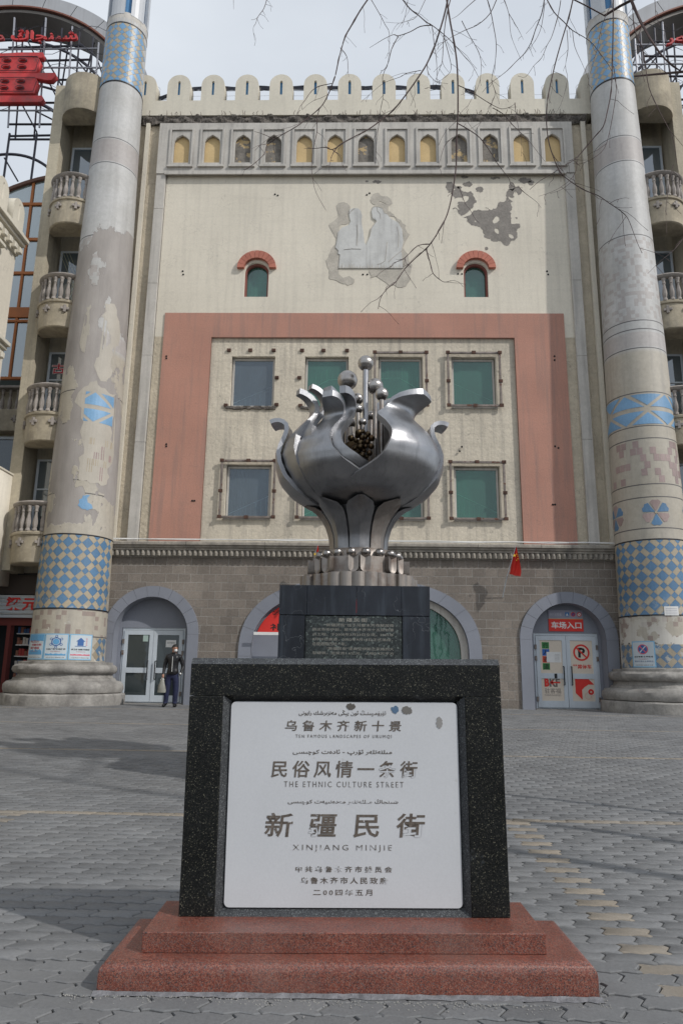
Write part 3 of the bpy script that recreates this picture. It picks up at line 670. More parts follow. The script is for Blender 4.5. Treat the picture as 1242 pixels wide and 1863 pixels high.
for i, (ch, col) in enumerate((('行', '2f7a3c'), ('人', '2b5ea8'), ('通', 'cc4a30'), ('道', '2f7a3c'))):
    zc = 2.18-i*.215; put('poster_tile', B().box(x0a+.07, x0a+.29, yp-.002, yp, zc-.1, zc+.1), flat('tile '+col, S(col)), dR)
    letters(ch, x0a+.18, yp-.003, zc, .16, .16, MT['black'], dR, t=.001, off=.015)
put('paper_notice', B().box(x0a+.2, x0a+.65, yp-.006, yp-.003, 1.66, 1.98), MT['white'], dR)
for i in range(6): put('print_line', B().box(x0a+.45, x0a+.6, yp-.008, yp-.006, 1.7+i*.04, 1.708+i*.04), flat('faint ink', S('9a9a9a')), dR)
def ring2(cx, cz, r0, r1, y, m, par, name='printed_ring', n=32):
    q = B(); q.add([(cx+r*cos(2*pi*i/n), y, cz+r*sin(2*pi*i/n)) for r in (r0, r1) for i in range(n)], [(i, (i+1) % n, n+(i+1) % n, n+i) for i in range(n)]); return put(name, q, m, par, fix=True)
def strip(x0, z0, x1, z1, wd, y, m, par, name='printed_bar'):
    d = Vector((x1-x0, z1-z0)).normalized(); nx_, nz2 = -d.y*wd/2, d.x*wd/2
    q = B(); q.prism([(x0+nx_, z0+nz2), (x1+nx_, z1+nz2), (x1-nx_, z1-nz2), (x0-nx_, z0-nz2)], y-.001, y); return put(name, q, m, par, fix=True)
cxp, czp = (x0b+x1b)/2, 1.97
letters('P', cxp+.01, yp-.001, czp, .22, .30, MT['black'], dR, t=.001, off=.04)
ring2(cxp, czp, .20, .255, yp-.004, MT['red'], dR); strip(cxp-.16, czp+.16, cxp+.16, czp-.16, .045, yp-.005, MT['red'], dR)
letters('严禁停车', cxp, yp-.001, 1.54, .58, .14, MT['red'], dR, t=.001, off=.02)
letters('BKF', x0a+.33, yp-.001, 1.05, .48, .26, flat('grey print', S('6c6460')), dR, t=.001, off=.05)
letters('B', x0a+.17, yp-.004, 1.05, .14, .26, MT['red'], dR, t=.001, off=.06)
strip(x0a+.30, 1.05, x0a+.58, 1.05, .04, yp-.005, MT['red'], dR)
put('printed_arrow', B().prism([(x0a+.26, 1.05), (x0a+.36, 1.13), (x0a+.36, .97)], yp-.006, yp-.005), MT['red'], dR)
letters('驻客福', x0a+.34, yp-.001, .80, .5, .16, flat('grey print', S('7a716b')), dR, t=.001)
letters('PARKINGFEES', x0a+.34, yp-.001, .67, .5, .05, flat('grey print', S('8a817b')), dR, t=.001)
put('printed_arrow', B().prism([(x0b+.1, 1.18), (x0b+.1, .74), (x0b+.3, .54), (x0b+.3, .84), (x0b+.38, .92)], yp-.003, yp-.001), MT['red'], dR)
put('printed_arrow', B().prism([(x0b+.1, 1.18), (x0b+.38, .92), (x0b+.5, 1.0), (x0b+.68, 1.0), (x0b+.5, 1.18)], yp-.003, yp-.001), MT['red'], dR)
ring2(x0b+.57, .78, .03, .10, yp-.003, MT['red'], dR); ring2(x0b+.57, .78, .09, .10, yp-.004, MT['white'], dR)
ring2(x0b+.48, .66, .095, .10, yp-.003, MT['red'], dR)
put('lock', B().box(x1a-.28, x1a-.2, Yd-.05, Yd-.03, 1.18, 1.32), MT['ironblack'], dR)
# parking sign above right door
sg = thing('parking_sign', 'red and grey parking entrance sign above the right double door', 'sign', (6.6, DY-.01, 2.65))
put('sign_board', B().box(6.05, 7.13, DY-.03, DY-.005, 2.62, 3.0), MT['red'], sg)
put('sign_board', B().box(6.05, 7.13, DY-.03, DY-.005, 3.012, 3.28), flat('grey lilac board', S('8f8f9e')), sg)
put('sign_stripe', B().box(6.05, 7.13, DY-.032, DY-.005, 3.0, 3.012), flat('yellow stripe', S('d3b34a')), sg)
letters('车场入口', 6.6, DY-.031, 2.81, .94, .22, MT['white'], sg, t=.002, off=.025)
put('pictogram', B().box(6.58, 6.70, DY-.033, DY-.031, 3.09, 3.21), flat('blue pictogram', S('2b6cab')), sg)
put('pictogram', B().prism([(6.60, 3.11), (6.68, 3.11), (6.64, 3.19)], DY-.035, DY-.033), MT['white'], sg)
ring2(6.83, 3.15, .0, .065, DY-.032, flat('blue pictogram', S('31508f')), sg); ring2(6.83, 3.15, .05, .07, DY-.034, MT['red'], sg)
ring2(7.02, 3.15, .0, .065, DY-.032, MT['white'], sg); ring2(7.02, 3.15, .05, .07, DY-.034, MT['red'], sg)
for xx, zz in ((6.83, 3.15), (7.02, 3.15)): strip(xx-.05, zz+.05, xx+.05, zz-.05, .014, DY-.036, MT['red'], sg)
letters('BKF 驻客福', 6.28, DY-.031, 3.15, .36, .10, flat('pale print', S('bdbdc8')), sg, t=.001)
# banner in the centre arch
bn = thing('red_banner', 'red shop banner with black lettering in the centre arch left of the pedestal', 'banner', (-2.2, W+.19, 2.5))
bb_ = arch(c := .11, hi_ := 3.30, 2.45, 1.72, 40, 3.74, 2.6)
pts = [(x, z) for x, z in big if z > 2.45 and x < .6]; pts = [(.6, 2.45), (.6, 3.76)]+[(x+.04, z-.05) for x, z in pts]+[(-3.1, 2.45)]
put('cloth', slab('cloth', pts, [], W+.15, W+.17, MT['red']), MT['red'], bn)
put('hem', B().box(-3.14, .6, W+.14, W+.17, 2.36, 2.45), MT['white'], bn)
letters('志力 皮具护理', -1.05, W+.148, 2.98, 2.6, .24, MT['black'], bn, t=.001, off=.02)
letters('补鞋 修锁 配钥匙', -1.2, W+.148, 2.63, 3.0, .22, MT['black'], bn, t=.001, off=.02)
o = letters(sh('ئاياغ كىيىم رېمونت'.replace('غ', 'ج')), -2.15, W+.148, 3.36, 1.15, .22, MT['black'], bn, t=.001, off=.01); o.rotation_euler = (0, -.62, 0)
# flags
def flag(px, base_z, label, full=True):
    f = thing('national_flag', label, 'flag', (px, W-.02, base_z))
    put('pole', B().tube([(px-.08, W-.02, base_z), (px, W-.45, base_z+.62), (px+.24, W-.75, base_z+1.5)], .014, 6), MT['white_alu'], f)
    q = B(); nu, nv_ = 10, 16
    for j in range(nv_):
        v = j/(nv_-1)
        for i in range(nu):
            u = i/(nu-1); wd = .03+.20*min(1, v*1.2)*(1-.35*max(0, v-.5)); x = px+.23-.30*v*.8+wd*u*(1+.25*v)+.1*v; z = base_z+1.48-.80*v-.12*v*u
            q.v.append((x, W-.74+.35*v*(1-u)+.05*sin(u*9+v*3), z))
    q.f = [(j*nu+i, j*nu+i+1, (j+1)*nu+i+1, (j+1)*nu+i) for j in range(nv_-1) for i in range(nu-1)]; q.mi = [0]*len(q.f)
    put('cloth', q, MT['red'], f, smooth=60)
    s5 = [(.055*(1 if k % 2 == 0 else .4)*sin(k*pi/5), .055*(1 if k % 2 == 0 else .4)*cos(k*pi/5)) for k in range(10)]
    ym = flat('yellow star', S('d9b52e'))
    q = B(); q.prism([(px+.17+a, base_z+1.2+b_) for a, b_ in s5], W-.80, W-.79); put('star', q, ym, f, fix=True)
    for dx_, dz2 in ((.24, 1.24), (.27, 1.18), (.27, 1.1), (.23, 1.05)):
        q = B(); q.prism([(px+dx_+a*.35, base_z+dz2+b_*.35) for a, b_ in s5], W-.8, W-.79); put('star', q, ym, f, fix=True)
    return f
flag(4.63, 3.62, 'small red flag on a slanted white pole right of the sculpture')
flag(-1.45, 3.6, 'small red flag mostly hidden behind the left side of the sculpture base')
# ============================================================ COLUMNS
CY = W-.6
def cr_(z): return float(np.interp(z, [1.2, 5.2, 11.0, 15.5, 22.0, 24.2, 27.5], [1.10, 1.04, .955, .87, .745, .73, .72]))
TB = S('567a9b'); TC = S('a69b87')
def tmat(name, col, **k):
    t = NT(name); c = col
    o = t.mix(t.ramp(t.noise(.9, 5), .3, .7), tuple(v*.82 for v in c[:3])+(1,), tuple(v*1.12 for v in c[:3])+(1,))
    o = t.mix(1.0, o, t.mix(t.ramp(t.noise(22, 3, .7), .25, .75), (.9,)*3+(1,), (1.1,)*3+(1,)), 'MULTIPLY')
    z = t.z()[2]; low = t.ramp(z, 3.6, 2.2)
    o = t.mix(t.math('MULTIPLY', low, t.ramp(t.noise(3.5, 5, .6), .57, .60)), o, S('bdbab2'))
    o = t.mix(t.math('MULTIPLY', t.ramp(z, 3.4, 2.0), .25), o, S('6f6a60'))
    oi = t.n('ShaderNodeObjectInfo'); o = t.mix(1.0, o, t.mix(oi.outputs['Random'], (.92,)*3+(1,), (1.07,)*3+(1,)), 'MULTIPLY')
    t.L(o, t.b.inputs['Base Color']); t.b.inputs['Roughness'].default_value = .42; t.bump(t.noise(3, 3), .15, .02); return t.m
MT['t_blue'] = tmat('blue glazed tile', TB); MT['t_cream'] = tmat('cream glazed tile', TC)
MT['remnant'] = mat('pale finish remnant', S('ada79c'), .6, var=.08, vs=1.5, fine=.06, bump=(20, .2, .01))
MT['t_mauve'] = tmat('mauve glazed tile', S('9b8884'))
MT['t_lblue'] = tmat('pale blue glazed tile', S('6f98bb'))
def shaft_mat(name, left):
    t = NT(name); z = t.z()[2]
    o = t.mix(t.ramp(t.noise(.8, 5), .3, .7), S('aaa9a6'), S('b9b9b8'))
    cream = t.mix(t.ramp(t.noise(.8, 5), .3, .7), S('a8a193'), S('b3ada1'))
    lowm = t.ramp(z, 11.4, 11.2); o = t.mix(lowm, o, cream)
    # small mosaic squares (flat tile print): band 2.05-3.1 and 15.4 down to 12
    at2 = t.n('ShaderNodeAttribute'); at2.attribute_name = 'uvc'
    br = t.n('ShaderNodeTexWhiteNoise'); br.noise_dimensions = '3D'
    sc2 = t.n('ShaderNodeVectorMath'); sc2.operation = 'SCALE'; sc2.inputs['Scale'].default_value = 7.5; t.L(at2.outputs['Vector'], sc2.inputs[0])
    fl = t.n('ShaderNodeVectorMath'); fl.operation = 'FLOOR'; t.L(sc2.outputs[0], fl.inputs[0]); t.L(fl.outputs[0], br.inputs['Vector'])
    def band(a, b): return t.math('MULTIPLY', t.math('GREATER_THAN', z, a), t.math('LESS_THAN', z, b))
    sq = t.math('MULTIPLY', t.math('GREATER_THAN', br.outputs['Value'], .72), t.math('MAXIMUM', band(2.2, 2.98), t.math('MULTIPLY', band(12.3, 15.4), .45)))
    o = t.mix(t.math('MULTIPLY', sq, .8), o, S('8f7f78'))
    o = t.mix(t.math('MULTIPLY', band(18.3, 19.2), .55), o, S('9a908c'))
    o = t.mix(t.math('MULTIPLY', band(11.4, 11.9), .3), o, S('9c8c86'))
    for zz in ((15.4, 12.3, 12.0, 11.35, 5.22, 2.98, 2.2, 9.85, 8.75, 8.35, 6.9, 6.5, 5.55, 18.25, 19.25, 21.6, 24.2) if not left else (15.4, 5.22, 2.98, 2.2, 18.25, 19.25, 9.85, 8.75, 8.35, 6.9, 6.5, 21.6, 24.2)):
        o = t.mix(t.math('MULTIPLY', band(zz-.018, zz+.018), .85), o, (.05, .05, .055, 1))
    o = t.mix(1.0, o, t.mix(t.ramp(t.noise(7, 6, .75), .3, .7), (.88,)*3+(1,), (1.08,)*3+(1,)), 'MULTIPLY'); o = t.mix(1.0, o, t.mix(t.ramp(t.noise(50, 3, .7), .3, .7), (.94,)*3+(1,), (1.05,)*3+(1,)), 'MULTIPLY')
    h = t.noise(30, 4, .7)
    if left:
        n1 = t.noise(.75, 7, .58, (1, 1, .6), (3.1, 1.7, 2.3))
        thr = t.math('ADD', n1, t.math('MULTIPLY', t.ramp(z, 15.9, 14.9), .135))
        m = t.math('MULTIPLY', t.ramp(thr, .575, .580), t.math('MULTIPLY', t.ramp(t.math('ADD', z, t.math('MULTIPLY', t.noise(3, 5), .6)), 5.78, 5.80), t.math('LESS_THAN', z, 15.9)))
        edge = t.math('MULTIPLY', t.ramp(thr, .555, .577), t.math('LESS_THAN', z, 15.6))
        gre = t.mix(t.ramp(t.noise(1.6, 6, .6, (1, 1, .4)), .3, .7), S('8c8783'), S('a39e9a'))
        o = t.mix(m, o, gre); h = t.math('SUBTRACT', t.math('MULTIPLY', h, .3), m)
        t.bump(h, .6, .02)
        t.L(t.mix(m, (.62,)*3+(1,), (.9,)*3+(1,)), t.b.inputs['Roughness'])
        LM['left'] = (t, m)
    else:
        t.bump(h, .15, .01); t.b.inputs['Roughness'].default_value = .58
    # old paper residue low down
    o = t.mix(t.math('MULTIPLY', t.ramp(z, 3.4, 2.4), t.ramp(t.noise(2.8, 6, .6), .49 if not left else .64, .51 if not left else .66)), o, S('c3c0b8'))
    o = t.mix(t.math('MULTIPLY', t.ramp(t.noise(1.0, 5, .6, (5, 5, .3)), .48, .78), .38), o, (.2, .19, .185, 1))
    t.L(o, t.b.inputs['Base Color']); return t.m
LM = {}
MT['shaft_l'] = shaft_mat('peeling column finish', True); MT['shaft_r'] = shaft_mat('glazed column finish', False)
def grow_shaft(cx, m):
    zs = [1.15]+list(np.arange(1.6, 24.4, .4))+[24.4]; n = 64; q = B()
    q.lathe([(cr_(z), z) for z in zs], (cx, CY, 0), n); me_ = q.mesh('shaft', m)
    a = me_.attributes.new('uvc', 'FLOAT_VECTOR', 'POINT')
    # angle is continuous on the camera side (seam at the back)
    a.data.foreach_set('vector', [c for v in me_.vertices for c in (atan2(v.co.x-cx, -(v.co.y-CY)), v.co.z, 0)])
    fixn(me_); smooth_angle(me_, 50); return me_
def onto(cx, u, z, dr=0.0):
    "u = angle measured from the camera side, positive to the right"
    r = cr_(z)+dr; return (cx+r*sin(u), CY-r*cos(u), z)
def clip(poly, lo, hi, ax=1):
    def half(p, k, sgn):
        o = []
        for i, a in enumerate(p):
            b_ = p[(i+1) % len(p)]; da, db = sgn*(a[ax]-k), sgn*(b_[ax]-k)
            if da >= 0: o.append(a)
            if (da > 0) != (db > 0) and da != db: t = da/(da-db); o.append((a[0]+(b_[0]-a[0])*t, a[1]+(b_[1]-a[1])*t))
        return o
    p = half(poly, lo, 1); return half(p, hi, -1) if len(p) > 2 else []
def curved_tile(cx, poly, m, par, name='tile', th=.008, dr0=0.0, R=None):
    "polygon given in (angle*R, z) laid on the shaft with thickness"
    q = B(); R = R or 1.0; us = [p[0] for p in poly]; u0, u1 = min(us), max(us); k = max(1, int(math.ceil((u1-u0)/R/.12)))
    for i in range(k):
        st_ = clip(poly, u0+(u1-u0)*i/k, u0+(u1-u0)*(i+1)/k, 0)
        if len(st_) > 2: q.add([onto(cx, p[0]/R, p[1], th+dr0) for p in st_], [tuple(range(len(st_)))])
    n = len(poly); q.add([onto(cx, p[0]/R, p[1], th+dr0) for p in poly]+[onto(cx, p[0]/R, p[1], dr0-.004) for p in poly], [(i, n+i, n+(i+1) % n, (i+1) % n) for i in range(n)])
    return put(name, q, m, par)
def checker(cx, par, z0, z1, R, a=.245, b_=.155, ph=(0, 0), umax=2.1, umin=-2.1, period_z=None):
    p = a+b_; s2 = sqrt(2); cnt = 0
    N = 14
    for i in range(-N, N+1):
        for j in range(-N, N+1):
            for (du, dv, wu, wv, kind) in ((0, 0, a, a, 0), (a, a, b_, b_, 0), (a, 0, b_, a, 1), (0, a, a, b_, 1)):
                g_ = .003; uu, vv = i*p+du+g_, j*p+dv+g_; wu2, wv2 = wu-2*g_, wv-2*g_
                c4 = [(uu, vv), (uu+wu2, vv), (uu+wu2, vv+wv2), (uu, vv+wv2)]
                poly = [((x-y)/s2+ph[0], (x+y)/s2+z0+ph[1]) for x, y in c4]
                if max(q[0] for q in poly)/R > umax or min(q[0] for q in poly)/R < umin: continue
                poly = clip(poly, z0+.012, z1-.012)
                if len(poly) < 3: continue
                A = abs(sum(poly[k][0]*poly[(k+1) % len(poly)][1]-poly[(k+1) % len(poly)][0]*poly[k][1] for k in range(len(poly))))/2
                if A < .0012: continue
                curved_tile(cx, poly, MT['t_cream'] if kind else MT['t_blue'], par, R=R); cnt += 1
    return cnt
def column(cx, left):
    c = thing('tiled_column', 'tall left column with grey patches where its finish has peeled, posters at its foot' if left else 'tall right column with intact glazed finish and blue flower motif', 'column', (cx, CY, .2), 'giant round columns')
    put('shaft', grow_shaft(cx, MT['shaft_l' if left else 'shaft_r']), None, c) if False else link('shaft', grow_shaft(cx, MT['shaft_l' if left else 'shaft_r']), c)
    # base mouldings
    prof1 = [(1.72, .0), (1.76, .03), (1.76, .33), (1.72, .37), (1.60, .38)]
    prof2 = [(1.58, .375), (1.66, .40), (1.70, .50), (1.68, .62), (1.60, .71), (1.50, .73), (1.46, .74), (1.44, .80), (1.36, .82)]
    prof3 = [(1.38, .80), (1.35, .86), (1.34, .92), (1.40, .94)]
    prof4 = [(1.38, .93), (1.44, .96), (1.49, 1.04), (1.48, 1.13), (1.42, 1.19), (1.34, 1.20), (1.34, 1.27), (1.0, 1.285)]
    for pr in (prof1, prof2, prof3, prof4):
        q = B(); q.lathe(pr, (cx, CY, .2), 72)
        for i, v in enumerate(q.v):
            d = .012*sin(v[0]*9+v[2]*5)+.008*sin(v[0]*23+v[1]*19+v[2]*17); dx_, dy_ = v[0]-cx, v[1]-CY; L_ = math.hypot(dx_, dy_); q.v[i] = (v[0]+dx_/L_*d, v[1]+dy_/L_*d, v[2]+d*.4)
        put('base_moulding', q, MT['stone'], c, smooth=40)
    R = cr_(4.2)
    checker(cx, c, 3.0, 5.2, R, ph=(.12, .1), umax=1.8, umin=-1.8)
    checker(cx, c, 1.50, 2.18, cr_(1.8), ph=(.3, .13), umin=-1.75 if not left else 1.04, umax=1.75)
    keep_b = MT['t_blue']; MT['t_blue'] = MT['t_lblue']
    checker(cx, c, 21.65, 24.15, .74, a=.22, b_=.14, ph=(.1, .15), umax=1.7, umin=-1.7)
    MT['t_blue'] = keep_b
    # ring trims
    for z in (3.0, 5.21, 21.63, 24.17):
        put('ring_trim', B().lathe([(cr_(z)+.002, z-.016), (cr_(z)+.012, z-.012), (cr_(z)+.012, z+.012), (cr_(z)+.002, z+.016)], (cx, CY, 0), 64), MT['ironblack'], c, smooth=40)
    def motif(lo, hi, R_, vis):
        # blue triangles left by crossing straps
        um = 1.5; k = 0; P_ = 1.28
        for i in range(-2, 3):
            u0 = i*P_-.15; zc = (lo+hi)/2; H = (hi-lo)/2-.03; g2 = .09
            tris = [[(u0+g2*1.1, zc+g2*.8), (u0+P_/2-.02, zc+H), (u0+P_-g2*1.1, zc+g2*.8)], [(u0+g2*1.1, zc-g2*.8), (u0+P_/2-.02, zc-H), (u0+P_-g2*1.1, zc-g2*.8)],
                    [(u0-P_/2+.16, zc+H), (u0+P_/2-.16, zc+H), (u0, zc+g2*1.3)], [(u0-P_/2+.16, zc-H), (u0+P_/2-.16, zc-H), (u0, zc-g2*1.3)]]
            for tr in tris:
                if max(abs(p[0]) for p in tr)/R_ > 2.0: continue
                if vis and not vis((tr[0][0]+tr[1][0]+tr[2][0])/3/R_): continue
                tr = clip(tr, .18, 1.12, 0) if vis else tr
                if len(tr) > 2: curved_tile(cx, tr, MT['t_lblue'], c, R=R_)
    if not left:
        motif(8.78, 9.82, .99, None)
        for i in range(-9, 10):
            for j in range(6):
                if random.random() < .5:
                    u, z = i*.19+(.09 if j % 2 else 0), 6.95+j*.225
                    if abs(u) < 1.6: curved_tile(cx, [(u, z), (u+.17, z), (u+.17, z+.215), (u, z+.215)], MT['t_mauve'], c, R=1.0, th=.004)
        for fu in (-1.54, -.18, 1.2):
            for k in range(6):
                a0 = pi/2+k*pi/3-pi/6; a1 = a0+pi/3; am = (a0+a1)/2; r_ = .36
                poly = [(fu+.03*cos(am), 6.02+.03*sin(am)), (fu+r_*cos(a0+.08), 6.02+r_*sin(a0+.08)), (fu+r_*1.12*cos(am-.2), 6.02+r_*1.12*sin(am-.2)), (fu+r_*1.05*cos(am), 6.02+r_*1.05*sin(am)), (fu+r_*1.12*cos(am+.2), 6.02+r_*1.12*sin(am+.2)), (fu+r_*cos(a1-.08), 6.02+r_*sin(a1-.08))]
                if max(abs(p[0]) for p in poly) < 1.95: curved_tile(cx, poly, MT['t_mauve' if k % 2 == 0 else 't_blue'], c, R=1.02, name='petal_tile')
            if abs(fu) < 1.4: curved_tile(cx, [(fu+.04*cos(t), 6.02+.04*sin(t)) for t in np.linspace(0, 2*pi, 9)[:-1]], MT['t_cream'], c, R=1.02, th=.012)
    else:
        curved_tile(cx, blob([(x_+.38, z_) for x_, z_ in [(-.26, 9.95), (.1, 10.2), (.5, 9.9), (.84, 9.95), (.8, 9.2), (.74, 8.4), (.7, 7.4), (.72, 6.9), (.3, 6.85), (-.15, 6.9), (-.22, 7.6), (-.2, 8.3), (-.27, 8.9)]], 2), MT['remnant'], c, name='finish_remnant', R=1.0, th=.004)
        curved_tile(cx, blob([(.5, 12.9), (.85, 13.0), (.95, 11.5), (.9, 10.4), (.6, 10.2), (.5, 11.2)], 3), MT['remnant'], c, name='finish_remnant', R=1.0, th=.004)
        curved_tile(cx, blob([(-.1, 12.7), (.05, 12.8), (.1, 12.0), (.0, 11.1), (-.1, 11.9)], 3), MT['remnant'], c, name='finish_remnant', R=1.0, th=.004)
        motif(8.78, 9.82, .99, lambda u: True)
        for i in range(0, 5):
            for j in range(6):
                if (i+j*2) % 3 != 0 and random.random() < .8:
                    u, z = .42+i*.17, 6.95+j*.225; curved_tile(cx, [(u, z), (u+.16, z), (u+.16, z+.215), (u, z+.215)], MT['t_mauve' if (i*j+i) % 3 else 't_cream'], c, R=1.0, th=.004)
        curved_tile(cx, blob([(.28, 6.1), (.4, 6.42), (.6, 6.45), (.72, 6.05), (.5, 6.0)], 2), MT['t_lblue'], c, R=1.02)
    # lantern stage above the checker band
    tur = put('turret', B().lathe([(.73, 24.2), (.73, 24.6), (.72, 24.65)], (cx, CY, 0), 48), MT['greywhite'], c, smooth=40)
    tm = mat('white glazed turret', S('b9bcc0'), .4, var=.06, fine=.05)
    q = B(); q.lathe([(.60, 24.5), (.60, 28.2)], (cx, CY, 0), 32); put('turret_core', q, MT['blueslot'], tur, smooth=40)
    for k in range(6):
        am = radians(30+60*k+(18 if left else -12)); q = B(); vs = []
        for z in (24.55, 28.2):
            for t in np.linspace(-.36, .36, 5):
                for rr in (.62, .74): vs.append((cx+rr*sin(am+t), CY-rr*cos(am+t), z))
        fs = []
        for t in range(4): fs += [(t*2+1, t*2+3, 10+t*2+3, 10+t*2+1), (t*2, 10+t*2, 10+t*2+2, t*2+2)]
        fs += [(0, 1, 11, 10), (8, 18, 19, 9)]
        q.add(vs, fs); put('turret_rib', q, tm, tur, fix=True)
    put('cap', B().lathe([(.74, 28.0), (.85, 28.3), (1.0, 28.6), (1.02, 28.9), (.8, 29.0), (.5, 29.8), (.1, 30.6)], (cx, CY, 0), 32), tm, c, smooth=30)
    return c
colL = column(-8.72, True); colR = column(9.03, False)
# posters on the columns
def curved_sheet(cx, u0, u1, z0, z1, m, par, name, dr=.014, th=.003):
    return curved_tile(cx, [(u0, z0), (u1, z0), (u1, z1), (u0, z1)], m, par, name=name, th=th, dr0=dr, R=1.0)
def curved_text(cx, body, u, z, w_, h_, m, par, name='lettering', dr=.02, **k):
    me_ = txtmesh(body, w_, h_, m, t=.001, **k)
    for v in me_.vertices: v.co = onto(cx, u+v.co.x, z+v.co.z, dr)
    return link(name, me_, par)
def curved_ring(cx, u, z, r0, r1, m, par, dr=.019, name='printed_ring', n=20):
    q = B(); q.add([onto(cx, u+r*cos(2*pi*i/n), z+r*sin(2*pi*i/n), dr) for r in (max(r0, .001), r1) for i in range(n)], [(i, n+i, n+(i+1) % n, (i+1) % n) for i in range(n)]); return put(name, q, m, par)
pblue = flat('poster pale blue', S('7fb0cf')); pwhite = flat('poster white paper', S('bcc6cc')); pink = flat('pink print', S('cc5a6e')); navy = flat('blue print', S('34609c')); mid = flat('sky blue print', S('5d9ac6'))
def col_poster(cx, u0, u1, kind, label):
    p = thing('poster', label, 'poster', onto(cx, (u0+u1)/2, 1.5, .01), 'posters pasted on the columns')
    z0, z1 = (1.52, 2.26); um = (u0+u1)/2; wd = u1-u0
    curved_sheet(cx, u0, u1, z0, z1, pblue, p, 'sheet', .012); curved_sheet(cx, u0+.03, u1-.03, z0+.03, z1-.03, pwhite, p, 'printed_field', .015, .002)
    hills = lambda m, zb, h_: curved_tile(cx, [(u0+.05, zb), (u1-.05, zb)]+[(u1-.05-(wd-.1)*i/10, zb+h_*(.5+.5*abs(sin(i*1.9+kind)))) for i in range(11)], m, p, name='printed_skyline', th=.002, dr0=.018, R=1.0)
    if kind == 0:
        curved_sheet(cx, u0+.03, u1-.03, 2.05, z1-.03, mid, p, 'printed_field', .017, .002)
        for i, s_ in enumerate(('凝心聚力', '共建文明', '美好家园')): curved_text(cx, s_, um+(-.04, .06, 0)[i], 2.03-i*.09, .38, .065, pink, p, dr=.021, off=.02)
        hills(mid, 1.66, .16)
    elif kind == 1:
        curved_ring(cx, um, 2.03, .10, .125, navy, p); curved_ring(cx, um, 2.03, 0, .085, mid, p)
        for k in range(6): a = k*pi/3+pi/6; curved_ring(cx, um+.155*cos(a), 2.03+.155*sin(a), .022, .036, navy, p)
        curved_text(cx, '公益广告 文明健康', um, 1.82, wd*.8, .045, MT['black'], p, off=.02); hills(mid, 1.64, .06)
    elif kind == 2:
        for poly in ([(um-.10, 1.93), (um+.06, 1.93), (um+.06, 2.06), (um-.10, 2.06)], [(um-.14, 2.05), (um+.10, 2.05), (um-.02, 2.16)], [(um-.16, 1.905), (um+.13, 1.905), (um+.13, 1.92), (um-.16, 1.92)]):
            curved_tile(cx, poly, navy, p, name='printed_house', th=.002, dr0=.018, R=1.0)
        for i in range(4): curved_ring(cx, um+.14, 2.13-.06*i, .012, .02, pink, p)
        curved_text(cx, '讲卫生 创建文明家庭', um, 1.82, wd*.8, .045, MT['black'], p, off=.02); hills(pink, 1.65, .04)
    else:
        curved_ring(cx, um, 2.03, .115, .14, pink, p, dr=.022); curved_ring(cx, um, 2.03, 0, .12, navy, p)
        for s_ in (-1, 1): curved_tile(cx, [(um-.09, 2.03-s_*.08), (um-.07, 2.03-s_*.1), (um+.09, 2.03+s_*.08), (um+.07, 2.03+s_*.1)], pwhite if s_ > 0 else pink, p, name='printed_bar', th=.002, dr0=.021, R=1.0)
        curved_text(cx, '远离有害 健康生活', um, 1.82, wd*.8, .045, MT['black'], p, off=.02); curved_text(cx, '爱护环境人人有责任', um, 1.69, wd*.8, .04, navy, p)
    curved_text(cx, '人民有信仰 国家有力量', um, 1.585, wd*.75, .022, MT['black'], p); curved_text(cx, '讲文明树新风', um, 1.755, wd*.4, .022, pink, p)
    return p
col_poster(-8.72, -.92, -.25, 0, 'pale blue poster with pink lines of lettering, leftmost of three on the left column')
col_poster(-8.72, -.235, .39, 1, 'poster with a ring of blue circles, middle of three on the left column')
col_poster(-8.72, .405, 1.02, 2, 'poster with a blue house drawing, rightmost of three on the left column')
col_poster(9.03, -1.12, -.50, 3, 'poster with a blue and pink crossed circle on the right column')
pn2 = thing('paper_notice', 'small white paper notice stuck on the blue checker tiles of the right column', 'notice', onto(9.03, 0, 3.05, .01))
curved_sheet(9.03, -.2, .17, 2.98, 3.24, MT['white'], pn2, 'sheet', .016)
for i in range(4): curved_sheet(9.03, -.16, .13, 3.02+.05*i, 3.03+.05*i, flat('faint ink', S('8f8fa0')), pn2, 'print_line', .02, .001)
# ============================================================ WINGS WITH BALCONIES
MT['wing'] = mat('wing render', S('b3aa96'), .92, var=.08, vs=.8, fine=.12, fs=10, streak=.35, bump=(12, .5, .03))
MT['drum'] = mat('stained balcony drum', S('a99f8b'), .9, var=.16, vs=1.6, fine=.12, fs=10, streak=.45, grime=.35, bump=(14, .4, .02))
MT['baluster'] = mat('weathered baluster', S('97908a'), .88, var=.14, vs=3, fine=.15, fs=20, grime=.4, bump=(20, .3, .01))
bal = B(); bal.lathe([(.075, 0), (.075, .06), (.055, .09), (.07, .16), (.082, .24), (.075, .34), (.05, .46), (.038, .56), (.045, .60), (.06, .62), (.045, .66), (.055, .72), (.07, .76), (.07, .80)], (0, 0, 0), 8)
balm = smooth_angle(fixn(bal.mesh('baluster', MT['baluster'])), 40)
crossm = B(); crossm.box(-.045, .045, -.05, .02, -.13, .13, bev=.01); crossm.box(-.13, -.046, -.05, .02, -.045, .045, bev=.01); crossm.box(.046, .13, -.05, .02, -.045, .045, bev=.01)
crossm = crossm.mesh('cross_ornament', MT['baluster'])
FL = [6.33, 10.22, 14.15, 18.0]
def half(prof, c, m, name, par, n=28): return put(name, B().lathe(prof, c, n, a0=pi, a1=2*pi), m, par, smooth=40)
